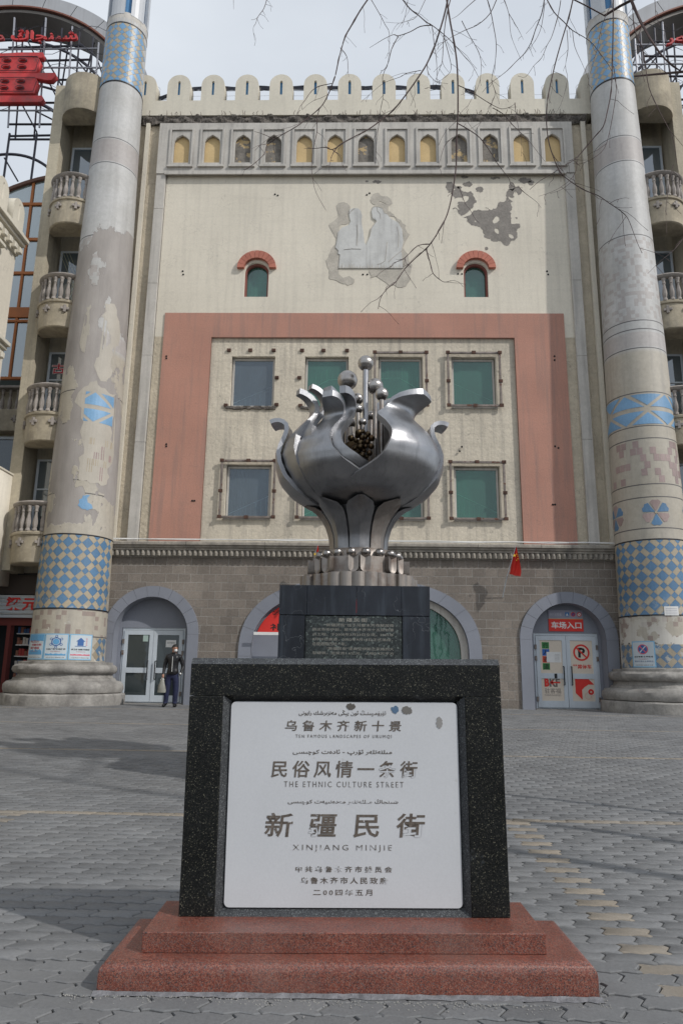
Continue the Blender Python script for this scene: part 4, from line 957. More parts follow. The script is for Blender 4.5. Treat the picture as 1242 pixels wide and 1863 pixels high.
def wing(sgn, label):
    mx = lambda x: (.15+sgn*(x-.15)) if sgn > 0 else x       # x given for the left wing
    mirror = lambda x: x if sgn < 0 else .3-x
    wg = thing('wing_building', label, 'building', (mirror(-10.5), W+1, .2), 'side wings of the building')
    bx = mirror(-9.98); by = W-.35
    def bxp(name, x0, x1, y0, y1, z0, z1, m, bev=0):
        a, b_ = sorted((mirror(x0), mirror(x1))); return put(name, B().box(a, b_, y0, y1, z0, z1, bev=bev), m, wg)
    bxp('pier', -11.18, -10.80, W-.55, W+.4, 4.25, 22.2, MT['wing'])
    bxp('wall', -11.1, -8.0, W+.52, W+.8, 4.2, 22.0, MT['wing'])
    bxp('parapet', -11.18, -8.2, W-.1, W+.6, 21.5, 22.1, MT['wing'])
    for k, zt in enumerate(FL):
        bc = put('balcony', B().lathe([(0.01, zt-1.93), (.80, zt-1.93), (.84, zt-1.90), (.87, zt-1.5), (.87, zt-1.08), (.92, zt-1.06), (.93, zt-1.0), (.88, zt-.97), (.88, zt-.95), (0.01, zt-.95)], (bx, by, 0), 36, a0=pi, a1=2*pi), MT['drum'], wg, smooth=35)
        half([(.76, zt-.15), (.86, zt-.14), (.93, zt-.09), (.95, zt-.05), (.90, zt), (.76, zt)], (bx, by, 0), MT['baluster'], 'rail', bc)
        for i in range(12):
            a = pi+pi*(i+.5)/12; link('baluster', balm, bc, (bx+.83*cos(a), by+.83*sin(a), zt-.95))
        for a in (pi*1.17, pi*1.39, pi*1.61, pi*1.83):
            link('cross_ornament', crossm, bc, (bx+.89*cos(a), by+.89*sin(a), zt-1.3), (0, 0, a+pi/2))
        # window behind
        zt0 = zt-1.0; a, b_ = sorted((mirror(-10.72), mirror(-9.1)))
        h_ = 3.25 if k == 3 else 2.78
        wn = put('window', slab('window_frame', rect(a, b_, zt0, zt0+h_), [rect(a+.07, b_-.07, zt0+.06, zt0+h_*.62), rect(a+.07, b_-.07, zt0+h_*.62+.05, zt0+h_-.06)], W+.30, W+.36, MT['white_alu']), MT['white_alu'], wg)
        put('pane', B().box(a+.05, b_-.05, W+.33, W+.338, zt0+.02, zt0+h_-.03), MT['g_wing'], wn)
        put('room_backing', B().box(a, b_, W+.50, W+.51, zt0, zt0+h_), MT['dark'], wn)
        if sgn < 0 and k == 2:
            q = B()
            for i in range(-14, 16):
                for s_ in (1, -1):
                    pts = clip([(a+.1*i, 0), (a+.1*i+.008, 0)], -1, 1)
                    x0_ = a+i*.11; q.tube([(x0_, W+.2, zt0), (x0_+s_*1.2, W+.2, zt0+h_-.1)], .006, 3) if a-.02 < min(x0_, x0_+s_*1.2) and max(x0_, x0_+s_*1.2) < b_+.02 else None
            put('security_mesh', q, flat('yellowed steel mesh', S('9d9c78'), .6), wn)
        if sgn < 0 and k == 1:
            ty = W+.31; tp = XZ(104, 671, ty)
            letters('古玩', tp[0]+.32, ty-.01, tp[1], 1.0, .42, MT['white'], wn, off=.055, t=.002)
            letters('古玩', tp[0]+.32, ty-.016, tp[1], .96, .38, flat('crimson window lettering', S('b8243c')), wn, off=.015, t=.002)
    # blank drum on top with a small dome
    dr = put('top_drum', B().lathe([(0.01, 20.65), (.84, 20.65), (.86, 20.7), (.86, 22.15), (.5, 22.18)], (bx, by, 0), 36, a0=pi, a1=2*pi), MT['drum'], wg, smooth=35)
    put('dome', B().lathe([(.62, 22.1), (.6, 22.3), (.45, 22.55), (.2, 22.68), (.01, 22.7)], (bx, by+.1, 0), 24), MT['parapet'], dr, smooth=50)
    bxp('cable', -10.9, -9.0, W+.2, W+.24, 4.2, 4.24, MT['ironblack'])
    return wg, bxp
MT['g_wing'] = glassy('slate window glass', (.12, .15, .17, 1), .25, .42)
wl, wlb = wing(-1, 'left wing with stacked semicircular balconies left of the peeling column')
wr, wrb = wing(1, 'right wing with stacked semicircular balconies right of the glazed column')
# ============================================================ FAR HALL WITH ORANGE WINDOW, LEFT
MT['orange'] = mat('orange timber frame', S('a8622a'), .6, var=.1, vs=2, fine=.1)
hall = thing('glazed_hall', 'rear hall with tall orange framed arched window behind the left balconies', 'building', (-13, 24, .2))
HY = 24.2
def hx(x, y): return XZ(x, y, HY)
X0h = hx(18, 325)[0]; ctr = (-10.5, 16.2)
Rr = 6.35
outer_arc = [(-10.9+Rr*cos(t), 14.0+Rr*sin(t)) for t in np.linspace(0, pi, 40)]
def hbar(z, h_=.10, x0=-17.2, x1=-4.6, y0=HY-.08, name='transom'):
    hw = sqrt(max(0, Rr*Rr-max(0, z-14.0)**2)); return put(name, B().box(max(x0, -10.9-hw), min(x1, -10.9+hw), y0, HY+.04, z-h_/2, z+h_/2, bev=.008), MT['orange'], hall)
for z, h_ in ((19.0, .12), (17.45, .12), (16.0, .12), (14.35, .42), (14.0, .10), (11.7, .1)): hbar(z, h_)
for x in (-16.2, -15.05, -13.95, -12.85, -11.75, -10.65):
    hz = 14.0+sqrt(max(0.01, Rr*Rr-(x+10.9)**2)); put('mullion', B().box(x-.05, x+.05, HY-.06, HY+.03, 11.75, hz, bev=.006), MT['orange'], hall)
q = B()
for rr_ in (Rr,): 
    pts = [(x, HY-.05, z) for x, z in outer_arc]; q.tube(pts, .10, 6)
put('arch_frame', q, flat('brown arch trim', S('6b4a3c')), hall, smooth=40)
for i, (xa, xb) in enumerate(zip((-17.2, -16.2, -15.05, -13.95, -12.85, -11.75), (-16.2, -15.05, -13.95, -12.85, -11.75, -10.65))):
    for za, zb in ((11.75, 14.1), (14.1, 16.0), (16.0, 17.45), (17.45, 19.0), (19.0, 20.36)):
        hz = min(14.0+sqrt(max(0.01, Rr*Rr-(xa+10.9)**2)), 14.0+sqrt(max(.01, Rr*Rr-(xb+10.9)**2))+.0); t_ = min(zb, max(hz, za+.05))
        pl = [(xa, za), (xb, za), (xb, min(zb, 14.0+sqrt(max(.01, Rr*Rr-(xb+10.9)**2)))), (xa, min(zb, 14.0+sqrt(max(.01, Rr*Rr-(xa+10.9)**2))))]
        if pl[3][1] > za+.02 or pl[2][1] > za+.02:
            pl = [(x, max(z, za)) for x, z in pl]; q = B(); q.prism(pl, HY-.01, HY+.005); put('pane', q, MT['g_grey'], hall, fix=True)
put('side_panel', B().box(-14.25, -13.6, HY-.12, HY-.02, 14.5, 16.0), MT['orange'], hall)
put('wall', B().box(-18, -10.5, HY+.1, HY+.4, .1, 11.3), MT['wing'], hall)
for zt in (11.3, 7.45, 3.75):
    put('rail', B().box(-15.5, -10.8, HY-.35, HY+.05, zt-.1, zt, bev=.02), MT['baluster'] if zt > 8 else MT['orange'], hall)
    bl_ = put('balustrade_base', B().box(-15.5, -10.8, HY-.35, HY+.08, zt-1.75, zt-.92, bev=.02), MT['drum'], hall)
    for i in range(14): link('baluster', balm, bl_, (-14.6+i*.28, HY-.18, zt-.92))
    for i in range(6): link('cross_ornament', crossm, bl_, (-14.4+i*.7, HY-.36, zt-1.3))
for z0, z1 in ((7.5, 9.45), (3.8, 5.7), (.3, 1.9)):
    wn = put('window', slab('window_frame', rect(-14.6, -11.2, z0, z1), [rect(-14.5, -13.3, z0+.1, z1-.1), rect(-13.2, -12.2, z0+.1, z1-.1), rect(-12.1, -11.3, z0+.1, z1-.1)], HY-.02, HY+.06, MT['white_alu']), MT['white_alu'], hall)
    put('pane', B().box(-14.55, -11.25, HY+.04, HY+.05, z0+.05, z1-.05), MT['g_dark'], wn); put('room_backing', B().box(-14.6, -11.2, HY+.085, HY+.095, z0, z1), MT['dark'], wn)
# roof trusses seen through the glazing
tr = B()
for i in range(7):
    x = -16.5+i*1.1; tr.tube([(x, HY+1.2, 14.5), (x+1.3, HY+1.2, 20.2-abs(x+11)*.2)], .035, 4); tr.tube([(x+1.5, HY+1.4, 14.5), (x-.6, HY+1.4, 19.5-abs(x+11)*.2)], .03, 4)
put('inner_truss', tr, MT['steel_frame'], hall)
put('hall_backing', B().box(-17, -10.6, HY+2.2, HY+2.3, 11, 17.0), flat('dim grey green interior', S('5a6560')), hall)
# ============================================================ SIDE BUILDING AT THE FAR LEFT (faces right)
sb = thing('side_building', 'near cream building at the left edge with crenellations and stepped cornice', 'building', (-13, 15, 0))
SX = -11.50
put('wall', B().box(-14, SX-.02, 6, 21.1, 7.5, 15.1), MT['cream'], sb)
put('wall', B().box(-14, SX-.03, 6, 20.7, 0, 7.5), MT['wing'], sb)
for zc, ye, dp in ((15.25, 21.2, .34), (11.35, 20.9, .30)):
    for k, (h0, h1, d_) in enumerate(((-.24, -.12, .12), (-.12, 0, .22), (0, .14, .34))):
        put('cornice', B().box(SX-.3, SX+d_*dp/.34, 6, ye, zc+h0, zc+h1, bev=.015), MT['parapet'], sb)
    cn = put('dentil_course', B().box(SX-.2, SX+.06, 6, ye-.1, zc-.5, zc-.24), MT['parapet'], sb)
    y = ye-.2
    dmesh = B().box(-.02, .16, -.09, .09, zc-.46, zc-.25, bev=.02).mesh('dentil', MT['parapet'])
    while y > 9: link('dentil', dmesh, cn, (SX+.05, y, 0)); y -= .34
put('parapet', B().box(SX-.55, SX+.1, 6, 21.2, 15.39, 15.7), MT['parapet'], sb)
mm = bpy.data.meshes.new('merlon')
mer2 = slab('merlon', arch(0, .36, 0, .6, 14, .95), [arch(0, .04, .2, .75, 8, .8)], -.2, .2, MT['parapet'])
sl2 = B().box(-.06, .06, .0, .02, .15, .85).mesh('slot_panel', MT['dark'])
for i in range(8):
    m = link('merlon', mer2, sb, (SX-.1, 20.75-i*1.1, 15.69), (0, 0, -pi/2)); m2 = link('slot_panel', sl2, m, (SX-.1, 20.75-i*1.1, 15.69), (0, 0, -pi/2))
# pointed window hood on the side wall
for zc in (12.2,):
    for yy in (19.2, 16.2):
        q = B(); 
        w1 = [(-.5, 0), (-.5, 1.35), (-.3, 1.7), (0, 1.95), (.3, 1.7), (.5, 1.35), (.5, 0)]
        fr_ = slab('window_frame', [(a*1.25, b_*1.06-.05) for a, b_ in w1], [w1], -.06, .05, MT['parapet']); f = link('window', fr_, sb, (SX+.03, yy, zc), (0, 0, pi/2))
        link('pane', slab('pane', w1, [], .0, .02, MT['g_dark']), f, (SX+.03, yy, zc), (0, 0, pi/2))
        put('window_ledge', B().box(SX-.02, SX+.16, yy-.8, yy+.8, zc-.22, zc-.1, bev=.015), MT['parapet'], sb)
        put('window_hood', B().box(SX-.02, SX+.18, yy-.9, yy+.9, zc+2.2, zc+2.32, bev=.015), MT['parapet'], sb)
lb = thing('annex', 'low pale rendered block at the left edge beside the lowest balcony', 'building', (-13, 20, 0))
put('wall', slab('wall', rect(-13.5, -11.06, 3.8, 7.3), [], 20.9, 22.3, MT['cream']), MT['cream'], lb)
put('coping', B().box(-13.5, -11.03, 20.86, 22.3, 7.3, 7.36), MT['cream'], lb)
# ============================================================ SHOP
shop = thing('shop_front', 'small shop with red lettering sign and dark doorway left of the peeling column', 'shop', (-11, W, .2))
SY = W+.5
put('sign_board', B().box(-13, -9.5, SY-.25, SY-.1, 2.95, 3.55), MT['white'], shop)
for i in range(5): put('sign_slat', B().box(-13, -9.5, SY-.29, SY-.251, 2.98+i*.115, 3.06+i*.115, bev=.008), MT['white_alu'], shop)
tp = XZ(38, 1102, SY)
letters('梁元', tp[0]+.18, SY-.30, 3.28, 1.05, .42, MT['red'], shop, off=.03, t=.01)
put('upper_panel', B().box(-13, -9.5, SY-.05, SY+.05, 3.6, 4.3), flat('brown panel', S('4a4039')), shop)
put('lintel', B().box(-13, -9.5, SY-.15, SY-.02, 2.6, 2.85), flat('dark red lintel', S('6b2a24')), shop)
put('canopy_edge', B().box(-13, -9.5, SY-.3, SY-.1, 2.84, 2.93), MT['white_alu'], shop)
put('door_jamb', B().box(-11.12, -11.0, SY-.15, SY+.1, .2, 2.6), flat('dark red lintel', S('6b2a24')), shop)
put('door_jamb', B().box(-10.08, -10.02, SY-.1, SY+.1, .2, 2.6), flat('brown door frame', S('5a4632')), shop)
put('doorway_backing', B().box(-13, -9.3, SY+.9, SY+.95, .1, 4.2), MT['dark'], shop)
sh_ = thing('goods_shelf', 'white shelf stacked with red and blue packets inside the shop doorway', 'shelf', (-10.8, SY+.4, .22))
for i in range(6):
    z = .55+i*.36; bd = put('shelf_board', B().box(-11.0, -10.5, SY+.3, SY+.6, z, z+.03), MT['white'], sh_)
    for k in range(5): put('packet', B().box(-10.97+k*.095, -10.89+k*.095, SY+.31, SY+.45, z+.03, z+.03+random.uniform(.12, .24)), flat('packet %d' % k, S(random.choice(['a63a34', 'b9b4ad', '3a5a8a', 'a63a34', '8c5a46']))), sh_)
put('shelf_side', B().box(-10.5, -10.46, SY+.3, SY+.6, .25, 2.4), MT['white'], sh_)
st = thing('red_stool', 'red plastic stool standing in front of the shop at the left edge', 'stool', (-10.95, CY-.2, .2))
put('seat', B().box(-11.12, -10.78, CY-.4, CY-.06, .58, .62, bev=.01), MT['red'], st)
for sx in (-11.09, -10.84):
    for sy in (CY-.37, CY-.12): put('leg', B().box(sx, sx+.03, sy, sy+.03, .2, .58), MT['red'], st)
# ============================================================ BARREL ROOF ARCHES, SCAFFOLD SIGNS
roofm = mat('grey roof edge', S('a6a8ab'), .7, var=.08, vs=.6, fine=.08, streak=.2)
def band_arc(cx, cz, r0, r1, y0, y1, a0, a1, n=48):
    q = B(); vs = []
    for i in range(n+1):
        t = a0+(a1-a0)*i/n
        for r_ in (r0, r1):
            for y in (y0, y1): vs.append((cx+r_*cos(t), y, cz+r_*sin(t)))
    fs = []
    for i in range(n):
        k = i*4; fs += [(k, k+2, k+6, k+4), (k+1, k+5, k+7, k+3), (k, k+4, k+5, k+1), (k+2, k+3, k+7, k+6)]
    q.add(vs, fs); return q
def roof(cx, label, sx):
    r = thing('barrel_roof', label, 'roof', (cx, 28, 20), 'arched roof edges'); cz = 25.8
    for k in range(14):
        put('edge_panel', band_arc(cx, cz, 6.62, 7.32, 27.6, 28.4, pi*k/14+.002, pi*(k+1)/14-.002, 5), roofm, r, smooth=30)
    put('trim', band_arc(cx, cz, 6.54, 6.62, 27.55, 27.7, 0, pi), flat('rust red trim', S('7a4a3a')), r, smooth=30)
    put('soffit', band_arc(cx, cz, 6.35, 6.5, 27.7, 29.2, 0, pi), flat('grey brown soffit', S('7d7872')), r, smooth=30)
    tm_ = flat('dark roof steel', S('3d3c46'), .5, .3)
    for rr_, yy, w_ in ((5.6, 27.9, .07), (4.9, 29, .06), (4.1, 28.0, .08), (3.0, 29, .07)):
        put('truss_arc', B().tube([(cx+rr_*cos(t), yy, cz-(6.2-rr_)*1.1+rr_*sin(t)) for t in np.linspace(.05, pi-.05, 40)], w_, 5), tm_, r, smooth=50)
    for t in np.linspace(.2, pi-.2, 13):
        put('truss_post', B().tube([(cx+6.3*cos(t), 28, cz+6.3*sin(t)), (cx+4.9*cos(t), 29, cz-1.4+4.9*sin(t))], .04, 4), tm_, r)
    # frosted membrane between the arcs
    return r
roof(-16.8, 'grey arched roof edge with steel trusses behind the left red sign', 1)
roof(17.1, 'grey arched roof edge with steel trusses at the upper right corner', -1)
scm = flat('dark scaffold steel', S('33323c'), .5, .3); scl = flat('pale scaffold tube', S('9a9ba2'), .5, .3)
def scaffold(cx0, cx1, label, sgn):
    s_ = thing('sign_scaffold', label, 'scaffold', (cx0, 25.5, 22)); y0, y1 = 25.2, 26.0
    def px(x, y): p = XZ(x, y, y0); return (p[0] if sgn < 0 else .3-p[0], p[1])
    def seg(a, b_, y, r_, m): 
        p, q_ = px(*a), px(*b_); put('tube', B().tube([(p[0], y, p[1]), (q_[0], y, q_[1])], r_, 5), m, s_)
    for a, b_ in (((0, 228), (100, 228)), ((0, 222), (100, 220)), ((0, 200), (110, 200)), ((-20, 160), (190, 160)), ((-20, 118), (190, 117)), ((-20, 84), (150, 80)), ((0, 58), (140, 54))): seg(a, b_, y1, .05, scm)
    for a, b_ in (((0, 123), (200, 123)), ((0, 90), (180, 88)), ((0, 201), (108, 201))): seg(a, b_, y0, .04, scl)
    for x in (20, 55, 92, 125, 150, 187): seg((x+8, 20+.0022*(x-60)**2), (x-8, 228), y1, .04, scm)
    for x in (23, 80, 128, 176): seg((x+4, 30+.003*(x-50)**2), (x-8, 232), y0, .04, scl)
    for a, b_ in (((33, 40), (110, 190)), ((0, 115), (60, 228)), ((75, 90), (140, 200)), ((130, 90), (185, 160)), ((140, 65), (200, 115)), ((170, 90), (190, 150)), ((60, 190), (110, 215)), ((0, 275), (25, 318))): seg(a, b_, (y0+y1)/2, .035, scm)
    for i in range(5):
        pts = []
        for k in range(16):
            p = px(k*14, 60+i*34+9*sin(k*.9+i*2)); pts.append((p[0], y0-.1, p[1]))
        put('loose_wire', B().tube(pts, .012, 4), scm, s_)
    q = px(100, 230); q0 = px(0, 230); 
    for x in (10, 60, 100):
        p = px(x, 230); put('leg', B().tube([(p[0], 25.6, p[1]), (p[0], 25.6, 14)], .05, 5), scm, s_)
    return s_
scaffold(0, 0, 'steel scaffold carrying the red sign above the left roofs', -1)
scaffold(0, 0, 'steel scaffold carrying the small red lettering at the upper right', 1)
MT['neon_red'] = mat('faded red sign face', S('c2393a'), .55, var=.15, vs=2, fine=.15, fs=12, grime=.45)
big_sign = thing('rooftop_character_sign', 'large red channel letter of stacked boxes on the left scaffold', 'sign', (-14.6, 25, 25))
SYg = 24.95
def G(poly, name='stroke', y0=SYg-.12, y1=SYg+.12, m=None):
    return put(name, slab(name, [XZ(x, y, SYg) for x, y in poly], [], y0, y1, m or MT['neon_red']), None, big_sign)
def sgx(pts): return [(x/5.82, y/5.82) for x, y in pts]
G(sgx([(-160, 600), (20, 590), (240, 580), (470, 580), (480, 610), (460, 635), (200, 630), (-160, 640)]))
G(sgx([(-150, 1080), (0, 1035), (250, 1035), (460, 1035), (480, 1070), (450, 1100), (-150, 1105)]))
G(sgx([(-160, 800), (100, 795), (600, 795), (610, 820), (560, 870), (500, 870), (380, 845), (-160, 850)]))
def tian(x0, x1, y0, y1, sk):
    out = sgx([(x0, y0), (x1, y0), (x1+25, y0+50), (x1-15, y1), (x0-10, y1)]); hs = []
    for (u, v) in ((.22, .28), (.62, .28), (.2, .70), (.6, .70)):
        cx_, cy_ = x0+(x1-x0)*u, y0+(y1-y0)*v; hs.append([XZ(*sgx([(cx_+48*cos(t), cy_+20*sin(t))])[0], SYg) for t in np.linspace(0, 2*pi, 13)[:-1]])
    put('stroke', slab('stroke', [XZ(*p, SYg) for p in out], hs, SYg-.12, SYg+.12, MT['neon_red']), None, big_sign)
    for h_ in hs: put('neon_tube', B().tube([(x, SYg-.17, z) for x, z in h_+h_[:1]], .014, 4), scm, big_sign)
    pin = sgx([(x0+10, y0+10), (x1-5, y0+8), (x1+12, y0+50), (x1-25, y1-10), (x0, y1-10), (x0+10, y0+10)]); put('neon_tube', B().tube([(XZ(*p, SYg)[0], SYg-.17, XZ(*p, SYg)[1]) for p in pin], .014, 4), scm, big_sign)
tian(0, 420, 625, 790, 0); tian(-20, 395, 845, 1010, 0)
ar = thing('rooftop_script_sign', 'row of small red script letters along the top of the left scaffold', 'sign', (-13, 25, 27.8))
me_ = txtmesh(sh('شىنجاڭ مىللەتلەر'), 6.2, .72, MT['neon_red'], t=.12, off=.012); pr = XZ(142, 66, SYg)
link('lettering', me_, ar, (pr[0]-3.1, SYg, pr[1]))
q = B()
for i in range(7):
    pts = [(pr[0]-6*random.random(), SYg-.1, pr[1]+random.uniform(-.3, .35)) for _ in range(1)]; x, y, z = pts[0]
    q.tube([(x+.25*cos(t)*(.5+t/9), y, z+.12*sin(t*1.3)) for t in np.linspace(0, 7, 14)], .012, 4)
put('neon_tube', q, scm, ar)
ar2 = thing('rooftop_script_sign', 'small red script letters on the right scaffold at the right edge', 'sign', (13.5, 25, 27.5))
me_ = txtmesh(sh('شىنجاڭ مىللەتلەر'), 6.2, .62, MT['neon_red'], t=.12, off=.012); pl_ = XZ(1210, 72, SYg); link('lettering', me_, ar2, (pl_[0]+3.1, SYg, pl_[1]))
# ============================================================ STONE SIGN (front)
MT['gran_red'] = None
def granite(name, cols, scale, rough, base_mix=.5, bumpy=0, veins=None):
    t = NT(name); v = t.n('ShaderNodeTexVoronoi'); v.inputs['Scale'].default_value = scale; t.L(t.p, v.inputs['Vector'])
    sx = t.n('ShaderNodeSeparateXYZ'); t.L(v.outputs['Color'], sx.inputs[0])
    r = t.n('ShaderNodeValToRGB'); r.color_ramp.interpolation = 'CONSTANT'; e = r.color_ramp.elements
    e[0].position = 0; e[0].color = cols[0][1]; e[1].position = cols[1][0]; e[1].color = cols[1][1]
    for p, c in cols[2:]: x = e.new(p); x.color = c
    t.L(sx.outputs[0], r.inputs[0]); o = r.outputs[0]
    o = t.mix(1.0, o, t.mix(t.ramp(t.noise(6, 4), .25, .75), (.8,)*3+(1,), (1.2,)*3+(1,)), 'MULTIPLY')
    return t, o
t, o = granite('red granite', [(0, S('7a4437')), (.3, S('63372d')), (.5, S('895c4d')), (.68, S('665653')), (.80, S('5c2e25')), (.93, S('332e2f'))], 300, .4)
o = t.mix(t.math('MULTIPLY', t.ramp(t.noise(2.2, 6, .65), .5, .75), .35), o, S('857068')); t.L(o, t.b.inputs['Base Color']); t.b.inputs['Roughness'].default_value = .42; t.bump(t.noise(60, 3), .1, .002); MT['gran_red'] = t.m
t, o = granite('black granite', [(0, (.008, .009, .009, 1)), (.45, (.013, .014, .014, 1)), (.72, (.022, .023, .022, 1)), (.93, (.06, .058, .045, 1)), (.975, (.15, .145, .11, 1))], 330, .3)
o = t.mix(t.math('MULTIPLY', t.ramp(t.noise(5, 6, .65), .66, .69), .25), o, (.10, .11, .12, 1))
t.L(o, t.b.inputs['Base Color']); t.b.inputs['Roughness'].default_value = .3; t.b.inputs['Specular IOR Level'].default_value = .16; MT['gran_blk'] = t.m
t, o = granite('paler black granite edge', [(0, (.02, .022, .024, 1)), (.4, (.035, .038, .042, 1)), (.75, (.07, .075, .08, 1)), (.93, (.14, .15, .15, 1))], 340, .3)
t.L(o, t.b.inputs['Base Color']); t.b.inputs['Roughness'].default_value = .5; MT['gran_edge'] = t.m
MT['panelw'] = mat('white marble panel', S('c2c4c7'), .5, var=.03, vs=2, fine=.05, fs=120, patch=((S('a39f99'), 5, .68, .78, 2),))
mon = thing('stone_sign', 'black granite framed white inscription stone on two red granite steps', 'monument', (0, 3.5, 0))
MX0 = -.041
MYAW, MTILT = radians(1.3), radians(-.45)
RM = Matrix.Rotation(MYAW, 4, 'Z') @ Matrix.Rotation(MTILT, 4, 'Y')
mon.matrix_world = Matrix.Translation((MX0, 3.5, 0)) @ RM
# everything below is drawn in the sign's own upright frame, origin at the bottom centre of its front
MON = {mon.name}
LOC[mon.name] = Matrix.Translation((0, 3.5, 0))
def mb(name, b, m, par=mon, **k): return put(name, b, m, par, **k)
def roundbox(x0, x1, y0, y1, z0, z1, r, ends=True, n=6):
    "block with its top edges rounded"
    q = B(); rings = [(z0, 0)]+[(z1-r+r*sin(a), r*(1-cos(a))) for a in np.linspace(0, pi/2, n)]; vs = []
    for z, i in rings: vs += [(x0+i, y0+i, z), (x1-i, y0+i, z), (x1-i, y1-i, z), (x0+i, y1-i, z)]
    f = [(3, 2, 1, 0), tuple(range(len(vs)-4, len(vs)))]
    for k in range(len(rings)-1): f += [(k*4+i, k*4+(i+1) % 4, k*4+4+(i+1) % 4, k*4+4+i) for i in range(4)]
    q.add(vs, f); return q
mb('lower_step', roundbox(-.985, 1.01, 3.17, 3.72, -.02, .118, .045), MT['gran_red'], smooth=40)
mb('upper_step', B().box(-.84, .835, 3.262, 3.68, .118, .197, bev=.003), MT['gran_red'])
F = 3.457
def quad_prism(pts, y0, y1): q = B(); q.prism(pts, y0, y1); return q
# lintel with a chamfered front rim
lx0, lx1, lz0, lz1 = -.733, .733, 1.145, 1.318
q = B(); c_ = .028
q.add([(lx0, F, lz0), (lx1, F, lz0), (lx1, F, lz1-c_), (lx0, F, lz1-c_), (lx0, F+c_, lz1), (lx1, F+c_, lz1), (lx1, F+.16, lz1), (lx0, F+.16, lz1), (lx0, F+.16, lz0), (lx1, F+.16, lz0)], [(0, 1, 2, 3), (4, 5, 6, 7), (9, 8, 7, 6), (1, 9, 6, 5, 2), (8, 0, 3, 4, 7), (0, 8, 9, 1)])
q.add([(lx0, F, lz1-c_), (lx1, F, lz1-c_), (lx1, F+c_, lz1), (lx0, F+c_, lz1)], [(0, 1, 2, 3)], 1)
mb('lintel', q, [MT['gran_blk'], MT['gran_edge']])
mb('post', B().box(-.733, -.574, F-.006, F+.155, .197, 1.142, bev=.004), MT['gran_blk']); mb('post', B().box(.562, .733, F-.006, F+.155, .197, 1.142, bev=.004), MT['gran_blk'])
# bevelled moulding around the panel
px0, px1, pz0, pz1 = -.540, .530, .226, 1.118
mo_ = B()
a = [(-.574, .197), (.562, .197), (.562, 1.146), (-.574, 1.146)]; b_ = [(px0, pz0), (px1, pz0), (px1, pz1), (px0, pz1)]
for i in range(4):
    j = (i+1) % 4; q = B(); q.add([(a[i][0], F, a[i][1]), (a[j][0], F, a[j][1]), (b_[j][0], F+.035, b_[j][1]), (b_[i][0], F+.035, b_[i][1]), (a[i][0], F+.1, a[i][1]), (a[j][0], F+.1, a[j][1]), (b_[j][0], F+.1, b_[j][1]), (b_[i][0], F+.1, b_[i][1])], [(0, 1, 2, 3), (0, 4, 5, 1), (3, 2, 6, 7), (4, 7, 6, 5), (0, 3, 7, 4), (1, 5, 6, 2)])
    mb('moulding', q, MT['gran_edge'] if i != 2 else MT['gran_blk'], fix=True)  # paler granite on the mouldings, plain black on the top one
mb('back_board', B().box(-.573, .561, F+.1, F+.15, .2, 1.144), MT['gran_blk'])
def rrect(x0, x1, z0, z1, r, n=5):
    p = []
    for cx_, cz_, a0 in ((x1-r, z0+r, -pi/2), (x1-r, z1-r, 0), (x0+r, z1-r, pi/2), (x0+r, z0+r, pi)): p += [(cx_+r*cos(a0+pi/2*i/n), cz_+r*sin(a0+pi/2*i/n)) for i in range(n+1)]
    return p
panel = mb('panel', slab('panel', rrect(px0+.002, px1-.002, pz0+.002, pz1-.002, .022), [], F+.022, F+.09, MT['panelw']), MT['panelw'])
PY = F+.021
def invm(pt):
    "bring a world point into the sign's upright frame"
    v = RM.inverted() @ (Vector(pt)-Vector((MX0, 3.5, 0))); return (v.x, v.z+0.0)
ink = mat('worn bronze ink', S('4b443d'), .7, var=.2, vs=20, fine=.3, fs=60); 
def worn(name, thr):
    t = NT(name); o = t.mix(t.ramp(t.noise(60, 4), .3, .7), S('4a423b'), S('6b6259')); f = t.ramp(t.noise(26, 5, .7), thr, thr+.06)
    o = t.mix(f, o, S('bfc0c2')); t.L(o, t.b.inputs['Base Color']); t.b.inputs['Roughness'].default_value = .7; return t.m
ink1 = worn('worn ink', .62); ink2 = worn('faded ink', .55)
def line(body, x0, x1, y0, y1, m, **k):
    p = invm(at(x0, y0, PY)); q_ = invm(at(x1, y1, PY))
    return letters(body, (p[0]+q_[0])/2, PY, (p[1]+q_[1])/2, abs(q_[0]-p[0]), abs(q_[1]-p[1]), m, panel, 'inscription', t=.0012, **k)
line(sh('ئۈرۈمچىنىڭ ئون يېڭى مەنزىرىلىك رايونى'), 544, 702, 1291, 1304, ink2, off=.008)
line('乌鲁木齐新十景', 519, 730, 1310, 1331, ink1, sp=1.65, off=.012, shear=.08)
line('TEN FAMOUS LANDSCAPES OF URUMQI', 538, 712, 1336, 1344, ink2, off=-.012, sp=1.4)
line(sh('مىللەتلەر ئۆرپ - ئادەت كوچىسى'), 533, 713, 1363, 1375, ink2, off=.008)
line('民俗风情一条街', 494, 760, 1383, 1416, ink1, sp=1.42, off=.012, shear=.08)
line('THE ETHNIC CULTURE STREET', 517, 734, 1421, 1433, ink2, off=-.012, sp=1.4)
line(sh('شىنجاڭ مىللەتلەر مەدەنىيەت كوچىسى'), 524, 724, 1453, 1465, ink2, off=.004)
line('新疆民街', 482, 774, 1478, 1525, ink1, sp=2.05, off=.014, shear=.08)
line('XINJIANG MINJIE', 533, 713, 1536, 1551, ink2, off=-.012, sp=1.4)
line('中共乌鲁木齐市委员会', 538, 713, 1575, 1588, ink2, sp=1.6, off=.01)
line('乌鲁木齐市人民政府', 547, 705, 1595, 1609, ink2, sp=1.4, off=.01)
line('二00四年五月', 570, 677, 1617, 1630, ink2, sp=1.4, off=.006)
dirt = [(638, 1285, 9, 6), (718, 1291, 7, 7), (740, 1292, 10, 8), (799, 1315, 6, 11)]
